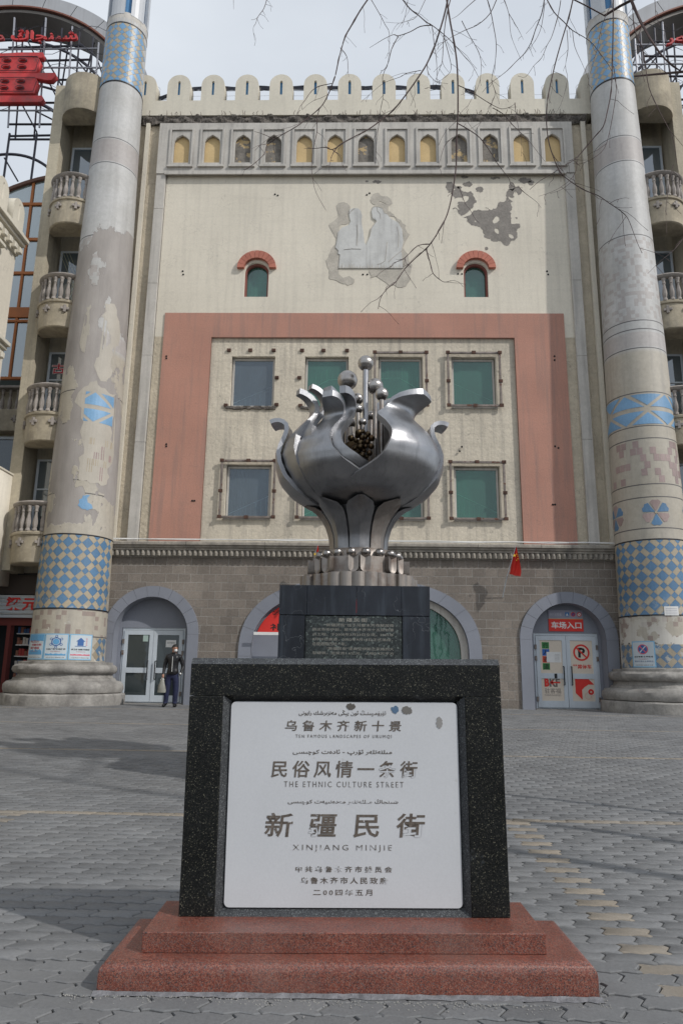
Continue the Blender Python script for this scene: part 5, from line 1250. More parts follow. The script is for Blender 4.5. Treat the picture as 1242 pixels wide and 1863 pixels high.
for i, (x, y, rx, ry) in enumerate(dirt):
    p = invm(at(x, y, PY)); k = .0025
    put('sticker_remnant', slab('sticker_remnant', blob([(p[0]+rx*k*cos(a), p[1]+ry*k*sin(a)) for a in np.linspace(0, 2*pi, 9)[:-1]], 3), [], PY-.001, PY+.003, flat('torn sticker %d' % i, S(('57534e', '4f6a86', '6d6a66', '8c8a88')[i]))), None, panel)
# spall mark and dust at the foot of the steps
# ============================================================ SCULPTURE PEDESTAL AND SCULPTURE
def marble(name):
    t = NT(name); o = t.mix(t.ramp(t.noise(2.5, 6), .3, .7), (.008, .010, .015, 1), (.020, .024, .033, 1))
    o = t.mix(t.math('MULTIPLY', t.ramp(t.noise(1.0, 5, .6, (9, 9, 1.0)), .5, .75), .5), o, (.06, .075, .095, 1))
    n1 = t.noise(3.2, 3, .55, None, (3.3, 1, 7)); d = t.math('ABSOLUTE', t.math('SUBTRACT', n1, .5)); o = t.mix(t.math('MULTIPLY', t.ramp(d, .0018, .0006), t.ramp(t.noise(1.7, 2, .5, None, (4, 4, 4)), .47, .55)), o, (.2, .21, .22, 1))
    t.L(o, t.b.inputs['Base Color']); t.b.inputs['Roughness'].default_value = .3; t.b.inputs['Specular IOR Level'].default_value = .35; return t.m
MT['marble'] = marble('navy veined marble')
t, o = granite('dark green granite', [(0, (.012, .016, .016, 1)), (.4, (.022, .028, .028, 1)), (.75, (.04, .05, .048, 1)), (.93, (.10, .12, .11, 1))], 60, .4); t.L(o, t.b.inputs['Base Color']); t.b.inputs['Roughness'].default_value = .4; MT['plaque'] = t.m
ped = thing('pedestal', 'dark navy veined marble pedestal with an engraved plaque under the metal sculpture', 'pedestal', (0, 8.6, gz(8.6)))
PX0, PX1, PF = -.845, .80, 7.78
for za, zb in ((0, 1.1), (1.104, 1.86), (1.864, 2.19)):
    edges = [PX0, -.54, .0, .49, PX1] if zb > 1.9 else [PX0, -.56, .50, PX1]
    for a, b2 in zip(edges, edges[1:]):
        if zb < 1.9 and a == -.56: put('slab', B().box(a+.001, b2-.001, PF+.03, 9.4, za+.001, zb), MT['plaque'], ped)
        else: put('slab', B().box(a+.001, b2-.001, PF, 9.42, za+.001, zb, bev=.003), MT['marble'], ped)
plq = put('plaque', B().box(-.548, .488, PF+.005, PF+.06, .4, 1.857, bev=.004), MT['plaque'], ped)
pk = flat('pale engraving', S('8a8880'), .8)
def pl(body, x0, x1, y0, y1, **k):
    p = XZ(x0, y0, PF); q_ = XZ(x1, y1, PF); return letters(body, (p[0]+q_[0])/2, PF+.004, (p[1]+q_[1])/2, q_[0]-p[0], p[1]-q_[1], pk, plq, 'inscription', t=.002, **k)
pl('新疆民街', 616, 668, 1124, 1132, sp=1.3, off=.01)
pl('“新疆民街”位于乌鲁木齐市解放南', 590, 716, 1134, 1141)
pl('路这条街中段，是乌鲁木齐市十五规划重', 568, 716, 1142, 1149)
pl('点工程。于2000年3月23日立项，2001年', 568, 716, 1151, 1158)
pl('8月20日奠基，2002年9月18日正式落成，', 568, 714, 1160, 1167)
pl('总规用限历时一年。', 568, 630, 1168, 1175)
pl('“新疆民街”是典型伊斯兰风格的大', 594, 716, 1177, 1184)
pl('型建筑，总投资1.6亿元，占地2.4万平方', 568, 716, 1185, 1192)
def steel(name, c0, c1, rough, rust=0, metal=.9, br_=True):
    t = NT(name); o = t.mix(t.ramp(t.noise(2.5, 6, .6), .3, .7), S(c0), S(c1))
    if rust: o = t.mix(t.math('MULTIPLY', t.ramp(t.noise(4.5, 7, .65), .5, .68), rust), o, S('6b4a34'))
    o = t.mix(t.math('MULTIPLY', t.ramp(t.noise(1.0, 6, .65, (14, 14, 1.2)), .5, .8), .35), o, (.05, .048, .046, 1))
    o = t.mix(t.math('MULTIPLY', t.ramp(t.z()[2], 4.2, 3.2), .32), o, S('4c4744'))  # darker towards the bottom: its reflection of the ground put into the colour
    t.L(o, t.b.inputs['Base Color']); t.b.inputs['Metallic'].default_value = metal; t.b.inputs['Roughness'].default_value = rough
    t.bump(t.noise(1.0, 5, .7, (90, 90, 5)), .25, .012); return t.m
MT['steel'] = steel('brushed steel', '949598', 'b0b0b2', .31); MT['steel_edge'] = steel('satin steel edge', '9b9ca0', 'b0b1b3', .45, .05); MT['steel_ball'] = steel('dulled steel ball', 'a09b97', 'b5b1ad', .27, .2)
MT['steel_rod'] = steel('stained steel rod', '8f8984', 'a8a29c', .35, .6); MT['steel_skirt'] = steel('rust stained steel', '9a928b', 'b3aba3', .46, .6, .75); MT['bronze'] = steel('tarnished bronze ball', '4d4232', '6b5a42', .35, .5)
SCX, SCY = .02, 8.6
scu = thing('flower_sculpture', 'large stainless steel opening bud sculpture with balls on rods standing on the marble pedestal', 'sculpture', (SCX, SCY, 2.19))
def pp(phi, r, z): return (SCX+r*sin(phi), SCY-r*cos(phi), z)
ZR = [(3.20, .42), (3.25, .62), (3.34, .80), (3.48, .94), (3.66, 1.03), (3.84, 1.055), (4.0, 1.01), (4.13, .93), (4.24, .83), (4.33, .745), (4.40, .715), (4.46, .735), (4.51, .79), (4.55, .87), (4.56, .96)]
zz_, rr_ = np.array([a for a, b in ZR]), np.array([b for a, b in ZR])
sL = np.concatenate([[0], np.cumsum(np.hypot(np.diff(zz_), np.diff(rr_)))]); sL /= sL[-1]
def prof_at(s, pr=None):
    if pr is None: return float(np.interp(s, sL, zz_)), float(np.interp(s, sL, rr_))
    z_, r_ = np.array([a for a, b in pr]), np.array([b for a, b in pr]); l_ = np.concatenate([[0], np.cumsum(np.hypot(np.diff(z_), np.diff(r_)))]); l_ /= l_[-1]
    return float(np.interp(s, l_, z_)), float(np.interp(s, l_, r_))
def petal(phi_c, edge, dr=0.0, zs=1.0, flare=0.0, thick=.05, name='petal', ns=34, nu=22, s0=0.0, s1=1.0, tipcurl=0, m=None, pr=None):
    "edge: list of (s, left deg, right deg) giving the outline as angles about the axis"
    es = [e[0] for e in edge]; L_ = [e[1] for e in edge]; R_ = [e[2] for e in edge]; outer, inner = [], []
    def sm(s, V):
        # smooth interpolation
        i = max(0, min(len(es)-2, int(np.searchsorted(es, s, 'right')-1))); t = (s-es[i])/(es[i+1]-es[i]); t = min(max(t, 0), 1)
        m0 = (V[i+1]-V[i-1])/(es[i+1]-es[i-1]) if i > 0 else (V[1]-V[0])/(es[1]-es[0]); m1 = (V[i+2]-V[i])/(es[i+2]-es[i]) if i+2 < len(V) else (V[i+1]-V[i])/(es[i+1]-es[i])
        h = es[i+1]-es[i]; return (2*t**3-3*t*t+1)*V[i]+(t**3-2*t*t+t)*h*m0+(-2*t**3+3*t*t)*V[i+1]+(t**3-t*t)*h*m1
    q = B(); vs = []
    for j in range(ns+1):
        s = s0+(s1-s0)*j/ns; z, r = prof_at(s, pr); a, b2 = sm(s, L_), sm(s, R_); z = 3.20+(z-3.20)*zs
        r = r+dr+flare*max(0, (s-.72)/.28)**1.6; z2 = z-tipcurl*max(0, (s-.82)/.18)**2
        for i in range(nu+1):
            ph = radians(phi_c+a+(b2-a)*i/nu); vs.append((ph, r, z2))
    o = [pp(*v) for v in vs]; k = len(o)
    # thickness: push inwards along approximate normal (towards axis and slightly down the flare)
    inn = []
    for j in range(ns+1):
        for i in range(nu+1):
            ph, r, z = vs[j*(nu+1)+i]; j0, j1 = max(0, j-1), min(ns, j+1); dz_ = vs[j1*(nu+1)+i][2]-vs[j0*(nu+1)+i][2]; dr_ = vs[j1*(nu+1)+i][1]-vs[j0*(nu+1)+i][1]; l = math.hypot(dz_, dr_) or 1
            inn.append(pp(ph, r-thick*dz_/l, z+thick*dr_/l))
    q.v = o+inn; W_ = nu+1; fo, fe = [], []
    for j in range(ns):
        for i in range(nu): p = j*W_+i; fo.append((p, p+1, p+W_+1, p+W_)); fo.append((k+p, k+p+W_, k+p+W_+1, k+p+1))
        for i in (0, nu): p = j*W_+i; fe.append((p, p+W_, k+p+W_, k+p) if i == 0 else (p, k+p, k+p+W_, p+W_))
    for i in range(nu): fe.append((i, k+i, k+i+1, i+1)); p = ns*W_+i; fe.append((p, p+1, k+p+1, k+p))
    q.f = fo+fe; q.mi = [0]*len(fo)+[1]*len(fe)
    me_ = q.mesh(name, [m or MT['steel'], MT['steel_edge']]); smooth_angle(fixn(me_), 50); return link(name, me_, scu)
OUTP = [(3.20, .45), (3.28, .68), (3.40, .86), (3.55, .99), (3.74, 1.05), (3.90, 1.055), (4.04, 1.02), (4.16, .975), (4.26, .95), (4.33, .96), (4.365, 1.01), (4.37, 1.07), (4.345, 1.13)]
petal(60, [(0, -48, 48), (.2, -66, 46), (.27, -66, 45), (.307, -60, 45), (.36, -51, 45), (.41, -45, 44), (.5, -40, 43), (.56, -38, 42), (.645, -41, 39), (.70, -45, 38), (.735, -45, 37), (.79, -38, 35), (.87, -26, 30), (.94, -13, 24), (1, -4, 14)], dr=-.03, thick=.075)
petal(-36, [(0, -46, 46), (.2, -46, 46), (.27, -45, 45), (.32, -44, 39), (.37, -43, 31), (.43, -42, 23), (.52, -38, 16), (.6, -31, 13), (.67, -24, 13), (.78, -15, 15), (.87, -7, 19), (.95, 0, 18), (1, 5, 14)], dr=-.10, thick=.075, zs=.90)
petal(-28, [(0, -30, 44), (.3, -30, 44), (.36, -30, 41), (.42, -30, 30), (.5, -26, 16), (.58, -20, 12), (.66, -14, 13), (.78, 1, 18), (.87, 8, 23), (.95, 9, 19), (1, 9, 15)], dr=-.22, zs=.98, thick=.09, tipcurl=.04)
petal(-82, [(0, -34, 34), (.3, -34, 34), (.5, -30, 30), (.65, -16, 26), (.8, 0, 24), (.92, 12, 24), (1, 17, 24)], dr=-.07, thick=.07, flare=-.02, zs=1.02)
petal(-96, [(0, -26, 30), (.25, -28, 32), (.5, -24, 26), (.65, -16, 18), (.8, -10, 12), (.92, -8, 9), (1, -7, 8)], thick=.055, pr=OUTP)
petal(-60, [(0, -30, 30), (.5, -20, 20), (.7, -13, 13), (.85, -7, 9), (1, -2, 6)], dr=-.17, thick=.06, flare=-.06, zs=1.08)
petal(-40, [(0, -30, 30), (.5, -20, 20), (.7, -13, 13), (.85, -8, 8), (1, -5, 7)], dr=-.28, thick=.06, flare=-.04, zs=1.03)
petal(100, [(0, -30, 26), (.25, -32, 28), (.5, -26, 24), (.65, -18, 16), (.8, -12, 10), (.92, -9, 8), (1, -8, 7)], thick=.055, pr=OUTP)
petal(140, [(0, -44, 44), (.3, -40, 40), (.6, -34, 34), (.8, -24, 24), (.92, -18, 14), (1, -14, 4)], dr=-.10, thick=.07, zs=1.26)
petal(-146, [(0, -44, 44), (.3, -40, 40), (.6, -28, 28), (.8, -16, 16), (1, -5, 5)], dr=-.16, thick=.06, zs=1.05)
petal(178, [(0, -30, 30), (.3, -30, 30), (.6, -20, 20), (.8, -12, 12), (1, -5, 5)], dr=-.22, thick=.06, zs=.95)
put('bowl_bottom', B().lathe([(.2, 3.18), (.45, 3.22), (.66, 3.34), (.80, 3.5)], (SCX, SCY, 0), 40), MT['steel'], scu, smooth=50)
# calyx leaves
CR = [(2.60, .335), (2.73, .335), (2.86, .345), (2.99, .385), (3.09, .44), (3.18, .52), (3.235, .60), (3.265, .66)]
for k in range(8):
    pc = radians(2+45*k); q = B(); vs = []; nz2, nu = 14, 12; th = .022
    for lay in (0, 1):
        for j in range(nz2+1):
            z = 2.60+.665*j/nz2; r = float(np.interp(z, [a for a, b in CR], [b for a, b in CR]))
            top = max(0, (z-3.11)/.155); half_ = radians(20.5)*sqrt(max(.03, 1-min(1, top)**2.2))
            for i in range(nu+1):
                u = -1+2*i/nu; ridge = .035*(1-abs(u))-.012; ph = pc+half_*u; vs.append(pp(ph, r+ridge*(1 if z > 2.69 else .4)-(th if lay else 0), z))
    q.v = vs; k0 = (nz2+1)*(nu+1); W_ = nu+1; f = []; e = []
    for j in range(nz2):
        for i in range(nu): p = j*W_+i; f.append((p, p+1, p+W_+1, p+W_)); f.append((k0+p, k0+p+W_, k0+p+W_+1, k0+p+1))
        p = j*W_; e.append((p, p+W_, k0+p+W_, k0+p)); p = j*W_+nu; e.append((p, k0+p, k0+p+W_, p+W_))
    for i in range(nu): p = nz2*W_+i; e.append((p, p+1, k0+p+1, k0+p))
    q.f = f+e; q.mi = [0]*len(f)+[1]*len(e); me_ = q.mesh('calyx_leaf', [MT['steel_skirt'] if k in (1, 6) else MT['steel'], MT['steel_edge']]); smooth_angle(fixn(me_), 24); link('calyx_leaf', me_, scu)
put('stem', B().lathe([(.30, 2.6), (.30, 2.9), (.38, 3.1), (.42, 3.22)], (SCX, SCY, 0), 32), MT['steel'], scu, smooth=40)
# bead ring and skirts
put('bead_drum', B().lathe([(.30, 2.69), (.41, 2.69), (.44, 2.66), (.455, 2.60), (.46, 2.58), (.545, 2.572), (.55, 2.37), (.3, 2.36)], (SCX, SCY, 0), 48), MT['steel_skirt'], scu, smooth=35)
bead = smooth_angle(B().sphere((0, 0, 0), .058, 16).mesh('bead', MT['steel_ball']), 60)
for k in range(18): link('bead', bead, scu, pp(2*pi*(k+.5)/18, .49, 2.622))
ut = B()
outl = [(-.06, .0), (-.06, -.13), (-.052, -.165), (-.03, -.188), (0, -.196), (.03, -.188), (.052, -.165), (.06, -.13), (.06, 0)]
nn = len(outl); ut.add([(x, -.045-.0*abs(x)+.18*x*x*8*.05, z) for x, z in outl]+[(x, .03, z) for x, z in outl]+[(0, -.018, -.03), (0, -.018, -.15)], [(i, i+1, 2*nn) for i in range(3)]+[(3, 4, 2*nn+1), (4, 5, 2*nn+1), (2, 3, 2*nn+1), (5, 6, 2*nn+1), (3, 2*nn+1, 2*nn)]+[(6, 7, 2*nn), (7, 8, 2*nn), (6, 2*nn, 2*nn+1), (8, 0, 2*nn)]+[(i, nn+i, nn+i+1, i+1) for i in range(nn-1)])
utm = smooth_angle(fixn(ut.mesh('tongue', MT['steel_skirt'])), 40)
for k in range(8):
    for s_ in (-1, 1):
        a = 2*pi*k/8+radians(1)+s_*.112; link('tongue', utm, scu, pp(a, .575, 2.57), (0, 0, a))
flu = B(); seg = 8; vs = []
for i in range(seg+1):
    u = -1+2*i/seg
    for z in (2.195, 2.365): vs.append((.072*u, -.03+.035*(1-abs(u)**2)*(-1)+.02, z))
vs2 = [(x, .06, z) for x, y, z in vs]
flu.add(vs+vs2, [(2*i, 2*i+2, 2*i+3, 2*i+1) for i in range(seg)]+[(2*i+1, 2*i+3, 2*seg+2+2*i+3, 2*seg+2+2*i+1) for i in range(seg)]+[(0, 1, 2*seg+3, 2*seg+2), (2*seg, 4*seg+2, 4*seg+3, 2*seg+1)])
flm = smooth_angle(fixn(flu.mesh('flute', MT['steel_skirt'])), 40)
for k in range(30):
    a = 2*pi*k/30; rr2 = .68 if k % 4 in (0, 1) else .635; link('flute', flm, scu, pp(a, rr2, 0), (0, 0, a))
put('flute_drum', B().lathe([(.3, 2.19), (.62, 2.19), (.62, 2.355), (.3, 2.36)], (SCX, SCY, 0), 48), MT['steel_skirt'], scu, smooth=35)
# rods with balls
for (x, y, rpx, Yb) in ((665, 661, 15.5, 8.55), (632, 692, 19.5, 8.75), (682, 703, 16, 8.6), (694, 717, 13, 8.4), (650, 726, 11.5, 8.85), (651, 744, 9.5, 8.5), (674, 757, 9.5, 8.75), (640, 770, 9, 8.95), (659, 768, 8, 8.3)):
    p = at(x, y, Yb); r_ = rpx*Yb/FPX; rd = put('stamen_rod', B().tube([(p[0], Yb, 3.45), (p[0], Yb, p[2])], .030 if y > 670 else .036, 12), MT['steel_rod'] if y > 670 else MT['steel'], scu, smooth=50)
    put('stamen_ball', B().sphere(p, r_, 24), MT['steel_ball'], rd, smooth=60)
for (x, y, rpx) in ((638, 797, 6.5), (652, 787, 7), (659, 786, 6), (669, 790, 6), (676, 797, 6.5), (650, 793, 5), (658, 796, 6), (664, 795, 5), (647, 801, 5), (655, 806, 7.5), (668, 804, 6), (675, 812, 6), (655, 813, 6.5), (665, 812, 4.5), (661, 820, 6), (652, 821, 4), (672, 824, 6), (659, 828, 6.5), (650, 828, 5), (667, 831, 4), (661, 837, 5), (640, 830, 7), (645, 815, 5), (654, 836, 4)):
    Yb = 8.25+random.uniform(-.04, .05); p = at(x, y, Yb); put('seed_ball', B().sphere(p, rpx*Yb/FPX, 14), MT['bronze'], scu, smooth=60)
q = B(); p0, p1, p2, p3 = (at(x, y, 8.45) for x, y in ((622, 812), (645, 795), (655, 830), (640, 845)))
q.add([p0, p1, p2, p3]+[(a[0], a[1]+.05, a[2]) for a in (p0, p1, p2, p3)], [(0, 1, 2, 3), (4, 7, 6, 5), (0, 4, 5, 1), (1, 5, 6, 2), (2, 6, 7, 3), (3, 7, 4, 0)]); put('seed_plate', q, MT['bronze'], scu, fix=True)
put('bowl_floor', B().lathe([(.01, 3.50), (.8, 3.46)], (SCX, SCY, 0), 32), MT['bronze'], scu)
# ============================================================ BARE TREES AND HANGING BRANCHES
MT['bark'] = mat('dark reddish bark', S('4b3c3a'), .85, var=.2, vs=5, fine=.2, fs=50)
stems = [((4.6, 3.4), .085, 'bare tree with three drooping limbs, the nearest of the row right of the sign'), ((4.75, 4.5), .06, 'slender bare tree in the middle of the row right of the sign'), ((4.9, 5.75), .055, 'slender bare tree farthest back in the row right of the sign')]
limbs = []
trees = []
for k, ((tx, ty), tr_, lb_) in enumerate(stems):
    t = thing('bare_tree', lb_, 'tree', (tx, ty, gz(ty)), 'bare trees beside the plaza'); trees.append(t)
    H = 8.8; pts = [(tx+.06*sin(i*1.3+k), ty+.05*cos(i*1.7+k), -.1+H*i/11) for i in range(12)]
    put('trunk', B().tube(pts, [tr_*(1-.55*i/11) for i in range(12)], 9), MT['bark'], t, smooth=50)
    ends = [((.3, 6.0, 9.4), (2.6, 4.8, 9.3)), ((1.4, 6.8, 9.0), (3.0, 5.6, 9.2)), ((2.9, 7.0, 8.9), (3.8, 6.2, 9.2))][k]
    lp_ = []
    for i in range(14):
        u = i/13; a, b_, c_ = Vector(pts[-1]), Vector(ends[1]), Vector(ends[0]); p = a*(1-u)**2+b_*2*u*(1-u)+c_*u*u+Vector((0, 0, .05*sin(i*2.1))); lp_.append(p)
    put('limb', B().tube(lp_, [tr_*.5*(1-.7*i/13)+.006 for i in range(14)], 7), MT['bark'], t, smooth=50); limbs.append(lp_)
    lp2 = [Vector(pts[-3])*(1-u)+(Vector(pts[-3])+Vector((-1.2 if k else 1.5, 2.5, 2.2)))*u for u in np.linspace(0, 1, 8)]
    put('limb', B().tube(lp2, [tr_*.4*(1-.7*i/7)+.005 for i in range(8)], 6), MT['bark'], t, smooth=50)
BR = [  # traced hanging branches: (base thickness in photo px, distance, points)
 (3.2, 6.2, [(668, 0), (655, 20), (640, 45), (628, 65), (622, 85), (616, 110), (611, 135), (606, 150), (600, 165), (590, 185), (580, 198), (560, 214), (540, 230), (515, 244), (500, 254), (492, 259), (484, 268), (481, 280), (465, 295), (450, 307), (443, 308)]),
 (1.6, 6.15, [(619, 87), (631, 104), (633, 130), (634, 140)]),
 (1.8, 6.15, [(603, 152), (580, 157), (566, 166), (555, 182), (545, 195), (538, 214)]),
 (2.0, 6.15, [(581, 197), (577, 215), (576, 240), (570, 270), (567, 300), (568, 322), (575, 350), (593, 383)]),
 (1.7, 6.15, [(500, 254), (481, 245), (463, 239)]),
 (1.2, 6.1, [(485, 262), (470, 265), (458, 271)]),
 (4.0, 5.9, [(815, -5), (806, 35), (791, 82), (776, 115), (760, 142), (738, 172), (715, 200), (695, 217), (670, 235), (645, 248), (626, 258), (605, 272), (592, 268), (575, 270), (560, 269)]),
 (1.7, 5.9, [(626, 258), (608, 274), (600, 300), (598, 312)]), (1.5, 5.9, [(605, 273), (618, 285), (624, 305)]),
 (4.0, 5.7, [(812, -5), (818, 40), (826, 80), (832, 125), (833, 200), (830, 250), (829, 300), (823, 350), (813, 390), (800, 415), (788, 436), (776, 451), (755, 470), (735, 490), (720, 512), (705, 525), (693, 541), (687, 562)]),
 (2.0, 5.7, [(782, 444), (760, 447), (737, 468), (722, 476), (711, 486)]), (2.2, 5.7, [(775, 452), (783, 480), (787, 497), (798, 507), (807, 513), (815, 512), (820, 510)]),
 (1.2, 5.65, [(737, 468), (738, 478), (742, 482)]), (1.2, 5.65, [(705, 520), (701, 525), (704, 536)]),
 (2.6, 6.6, [(730, -5), (745, 15), (760, 27), (775, 40), (785, 46), (800, 57), (820, 75), (842, 100), (858, 118), (870, 140)]),
 (2.2, 6.5, [(785, 46), (765, 48), (745, 58), (724, 65), (715, 63), (700, 70), (685, 79), (672, 87)]),
 (1.8, 6.5, [(724, 66), (712, 90), (706, 112), (696, 140), (697, 170), (692, 200), (688, 235), (683, 275), (682, 300)]),
 (1.5, 6.7, [(672, -5), (690, 25), (700, 45), (708, 60), (707, 95), (704, 120), (699, 127), (692, 128)]),
 (1.4, 6.6, [(785, 46), (790, 80), (793, 110), (794, 140), (792, 155), (775, 160)]),
 (2.4, 6.0, [(820, -5), (812, 30), (806, 70), (804, 110), (799, 125), (790, 150)]),
 (1.8, 6.0, [(806, 65), (815, 95), (820, 125), (810, 140), (795, 150)]),
 (2.0, 6.4, [(832, 155), (850, 163), (865, 172), (890, 188), (912, 198), (928, 194), (938, 187)]),
 (2.3, 6.3, [(833, 225), (850, 235), (872, 250), (890, 275), (905, 298), (925, 325), (930, 338), (950, 342)]),
 (1.8, 6.4, [(895, 196), (915, 208), (930, 225), (945, 240), (960, 255), (978, 278), (992, 295)]),
 (1.5, 6.4, [(936, 187), (938, 205), (942, 230), (948, 255), (948, 284)]),
 (1.3, 6.3, [(945, 342), (955, 352), (975, 367), (983, 378)]),
 (2.4, 6.1, [(990, -5), (985, 25), (974, 52), (965, 78), (952, 98), (940, 110), (922, 128), (905, 142), (890, 152), (877, 168)]),
 (1.5, 6.1, [(990, 5), (985, 45), (977, 68), (965, 85), (954, 98)]),
 (2.0, 6.5, [(885, -5), (892, 20), (898, 50), (902, 80), (900, 115), (893, 145), (900, 168), (893, 188), (882, 210), (862, 240)]),
 (1.6, 6.5, [(840, 38), (852, 62), (864, 82), (872, 102), (875, 125), (870, 155), (855, 185), (848, 200)]),
 (1.5, 6.4, [(915, -5), (925, 25), (927, 55), (932, 75), (948, 110)]), (1.2, 6.4, [(925, 25), (940, 50), (952, 72)]),
 (1.8, 6.2, [(1020, -5), (1015, 25), (1003, 65), (995, 82), (985, 105), (970, 120), (955, 140), (942, 138)]),
 (3.0, 5.8, [(1042, -5), (1034, 30), (1022, 70), (1010, 115), (1000, 155), (994, 190), (993, 225), (998, 258), (1006, 285), (1018, 313), (1040, 332), (1065, 347), (1088, 356), (1108, 370), (1130, 385), (1142, 398), (1150, 420), (1160, 445), (1167, 460)]),
 (1.3, 5.8, [(1108, 370), (1120, 364), (1135, 360), (1144, 361)]),
 (2.4, 6.6, [(992, -5), (1007, 22), (1025, 40), (1040, 55), (1072, 75), (1095, 103), (1113, 130), (1125, 170)]),
 (1.5, 6.5, [(1041, 57), (1045, 85), (1058, 115), (1070, 145)]), (1.4, 6.4, [(1030, 55), (1032, 90), (1028, 120), (1031, 145), (1020, 190), (1003, 215)]),
 (3.0, 5.6, [(1114, -5), (1114, 50), (1113, 110), (1111, 165), (1103, 205), (1096, 230), (1080, 250), (1062, 272), (1045, 290), (1025, 302), (1000, 318), (980, 330), (963, 345)]),
 (1.8, 5.6, [(1115, 120), (1120, 160), (1116, 200), (1108, 240), (1098, 270), (1078, 288), (1055, 298), (1040, 297)]),
 (1.5, 5.6, [(1049, 292), (1047, 310), (1038, 325), (1020, 340), (1000, 350), (980, 357)]), (1.3, 5.7, [(1040, 330), (1020, 345), (1000, 352)]),
 (1.5, 6.0, [(1110, 10), (1095, 45), (1085, 90), (1073, 130), (1068, 160)]),
 (7.0, 5.2, [(1144, -10), (1160, 30), (1172, 52), (1185, 75), (1203, 100), (1225, 121), (1250, 136)]),
 (2.6, 5.3, [(1150, 5), (1151, 40), (1157, 65), (1168, 90), (1173, 120), (1180, 160), (1195, 195), (1208, 220), (1222, 250), (1230, 290), (1236, 325)]),
 (2.0, 5.5, [(1168, 45), (1160, 70), (1163, 115), (1172, 150)]),
 (1.6, 5.7, [(1165, 90), (1190, 115), (1215, 135), (1250, 152)]), (1.5, 5.8, [(1190, -5), (1192, 30), (1198, 45), (1180, 35)]),
 (1.4, 5.5, [(1223, 300), (1215, 340), (1211, 380), (1212, 425)]), (1.3, 5.4, [(1245, 430), (1225, 455), (1200, 475), (1177, 498)]),
 (1.7, 6.8, [(486, -5), (480, 15), (470, 30), (465, 42), (461, 52), (464, 73)]), (1.2, 6.8, [(478, 20), (483, 28)]), (1.3, 6.9, [(424, -5), (425, 17)]),
 (1.3, 6.6, [(775, -5), (757, 30), (740, 38), (725, 42), (700, 40)]), (1.2, 6.6, [(742, -5), (737, 30), (728, 45), (720, 55)]),
 (2.0, 6.2, [(905, -5), (890, 25), (868, 45), (845, 55), (832, 62), (820, 68), (800, 82), (790, 98)]),
 (1.8, 6.3, [(870, -5), (850, 12), (832, 28), (820, 35)]),
 (1.6, 5.6, [(836, 345), (845, 370), (855, 382)]), (1.5, 6.3, [(823, 250), (808, 265), (800, 290), (795, 305)]),
 (1.6, 5.9, [(776, 115), (779, 133), (792, 148), (800, 152)]), (1.4, 5.9, [(765, 128), (740, 133), (728, 140), (700, 150), (680, 165), (656, 186)]),
]
br_of = {}
def smooth_pts(P3, sub=3):
    o = []
    for i in range(len(P3)-1):
        p0, p1, p2, p3 = P3[max(0, i-1)], P3[i], P3[i+1], P3[min(len(P3)-1, i+2)]
        for k in range(sub):
            u = k/sub; o.append(.5*((2*p1)+(-p0+p2)*u+(2*p0-5*p1+4*p2-p3)*u*u+(-p0+3*p1-3*p2+p3)*u**3))
    o.append(P3[-1]); return o
for wpx, Yb, pp_ in BR:
    kt = 0 if Yb < 5.85 else (1 if Yb < 6.45 else 2); t = trees[kt]
    ph = random.random()*6; P3 = []
    for i, (x, y) in enumerate(pp_):
        u = i/(len(pp_)-1); P3.append(Vector(at(x+random.uniform(-.6, .6), y, Yb-.35*u+.05*sin(ph+i))))
    r0 = wpx/2*Yb/FPX*1.05; sm_ = smooth_pts(P3)
    top = pp_[0][1] <= 0
    if top:   # carry the branch on to its limb, above the frame
        L_ = min(limbs[kt]+limbs[(kt+1) % 3], key=lambda q: (q-sm_[0]).length); d0 = (sm_[0]-sm_[1]).normalized(); l = (L_-sm_[0]).length
        ext = [sm_[0]*(1-u)**2+(sm_[0]+d0*l*.5)*2*u*(1-u)+L_*u*u for u in np.linspace(1, 0, 8)[:-1]]; sm_ = ext+sm_
    n_ = len(sm_); k0 = 7 if top else 0
    rad = [r0*(1.3-.3*i/max(1, k0)) if i < k0 else max(.0013, r0*(1-.72*((i-k0)/max(1, n_-1-k0))**.9)) for i in range(n_)]
    # knots
    for i in range(k0, n_):
        if random.random() < .12: rad[i] *= 1.35
    bo = put('branch', B().tube(sm_, rad, 5), MT['bark'], t)
    tw = B(); any_ = False
    if not (wpx > 5):
        for i in range(k0+1, n_-1):
            if random.random() < .27:
                any_ = True; p = sm_[i]; d = (sm_[i+1]-sm_[i]).normalized(); side = Vector((random.choice((-1, 1))*random.uniform(.4, 1), random.uniform(-.3, .3), random.uniform(-.7, .35)))
                dd = (d+side).normalized(); l = random.uniform(.05, .22)*(1 if wpx < 2.5 else 1.6); q_ = [p]
                for k in range(4): dd = (dd+Vector((random.uniform(-.35, .35), random.uniform(-.2, .2), random.uniform(-.45, .2)))).normalized(); q_.append(q_[-1]+dd*l/4)
                tw.tube(q_, [.0022, .002, .0018, .0015, .002], 4)
    if any_: stuff(put('twigs', tw, MT['bark'], bo))
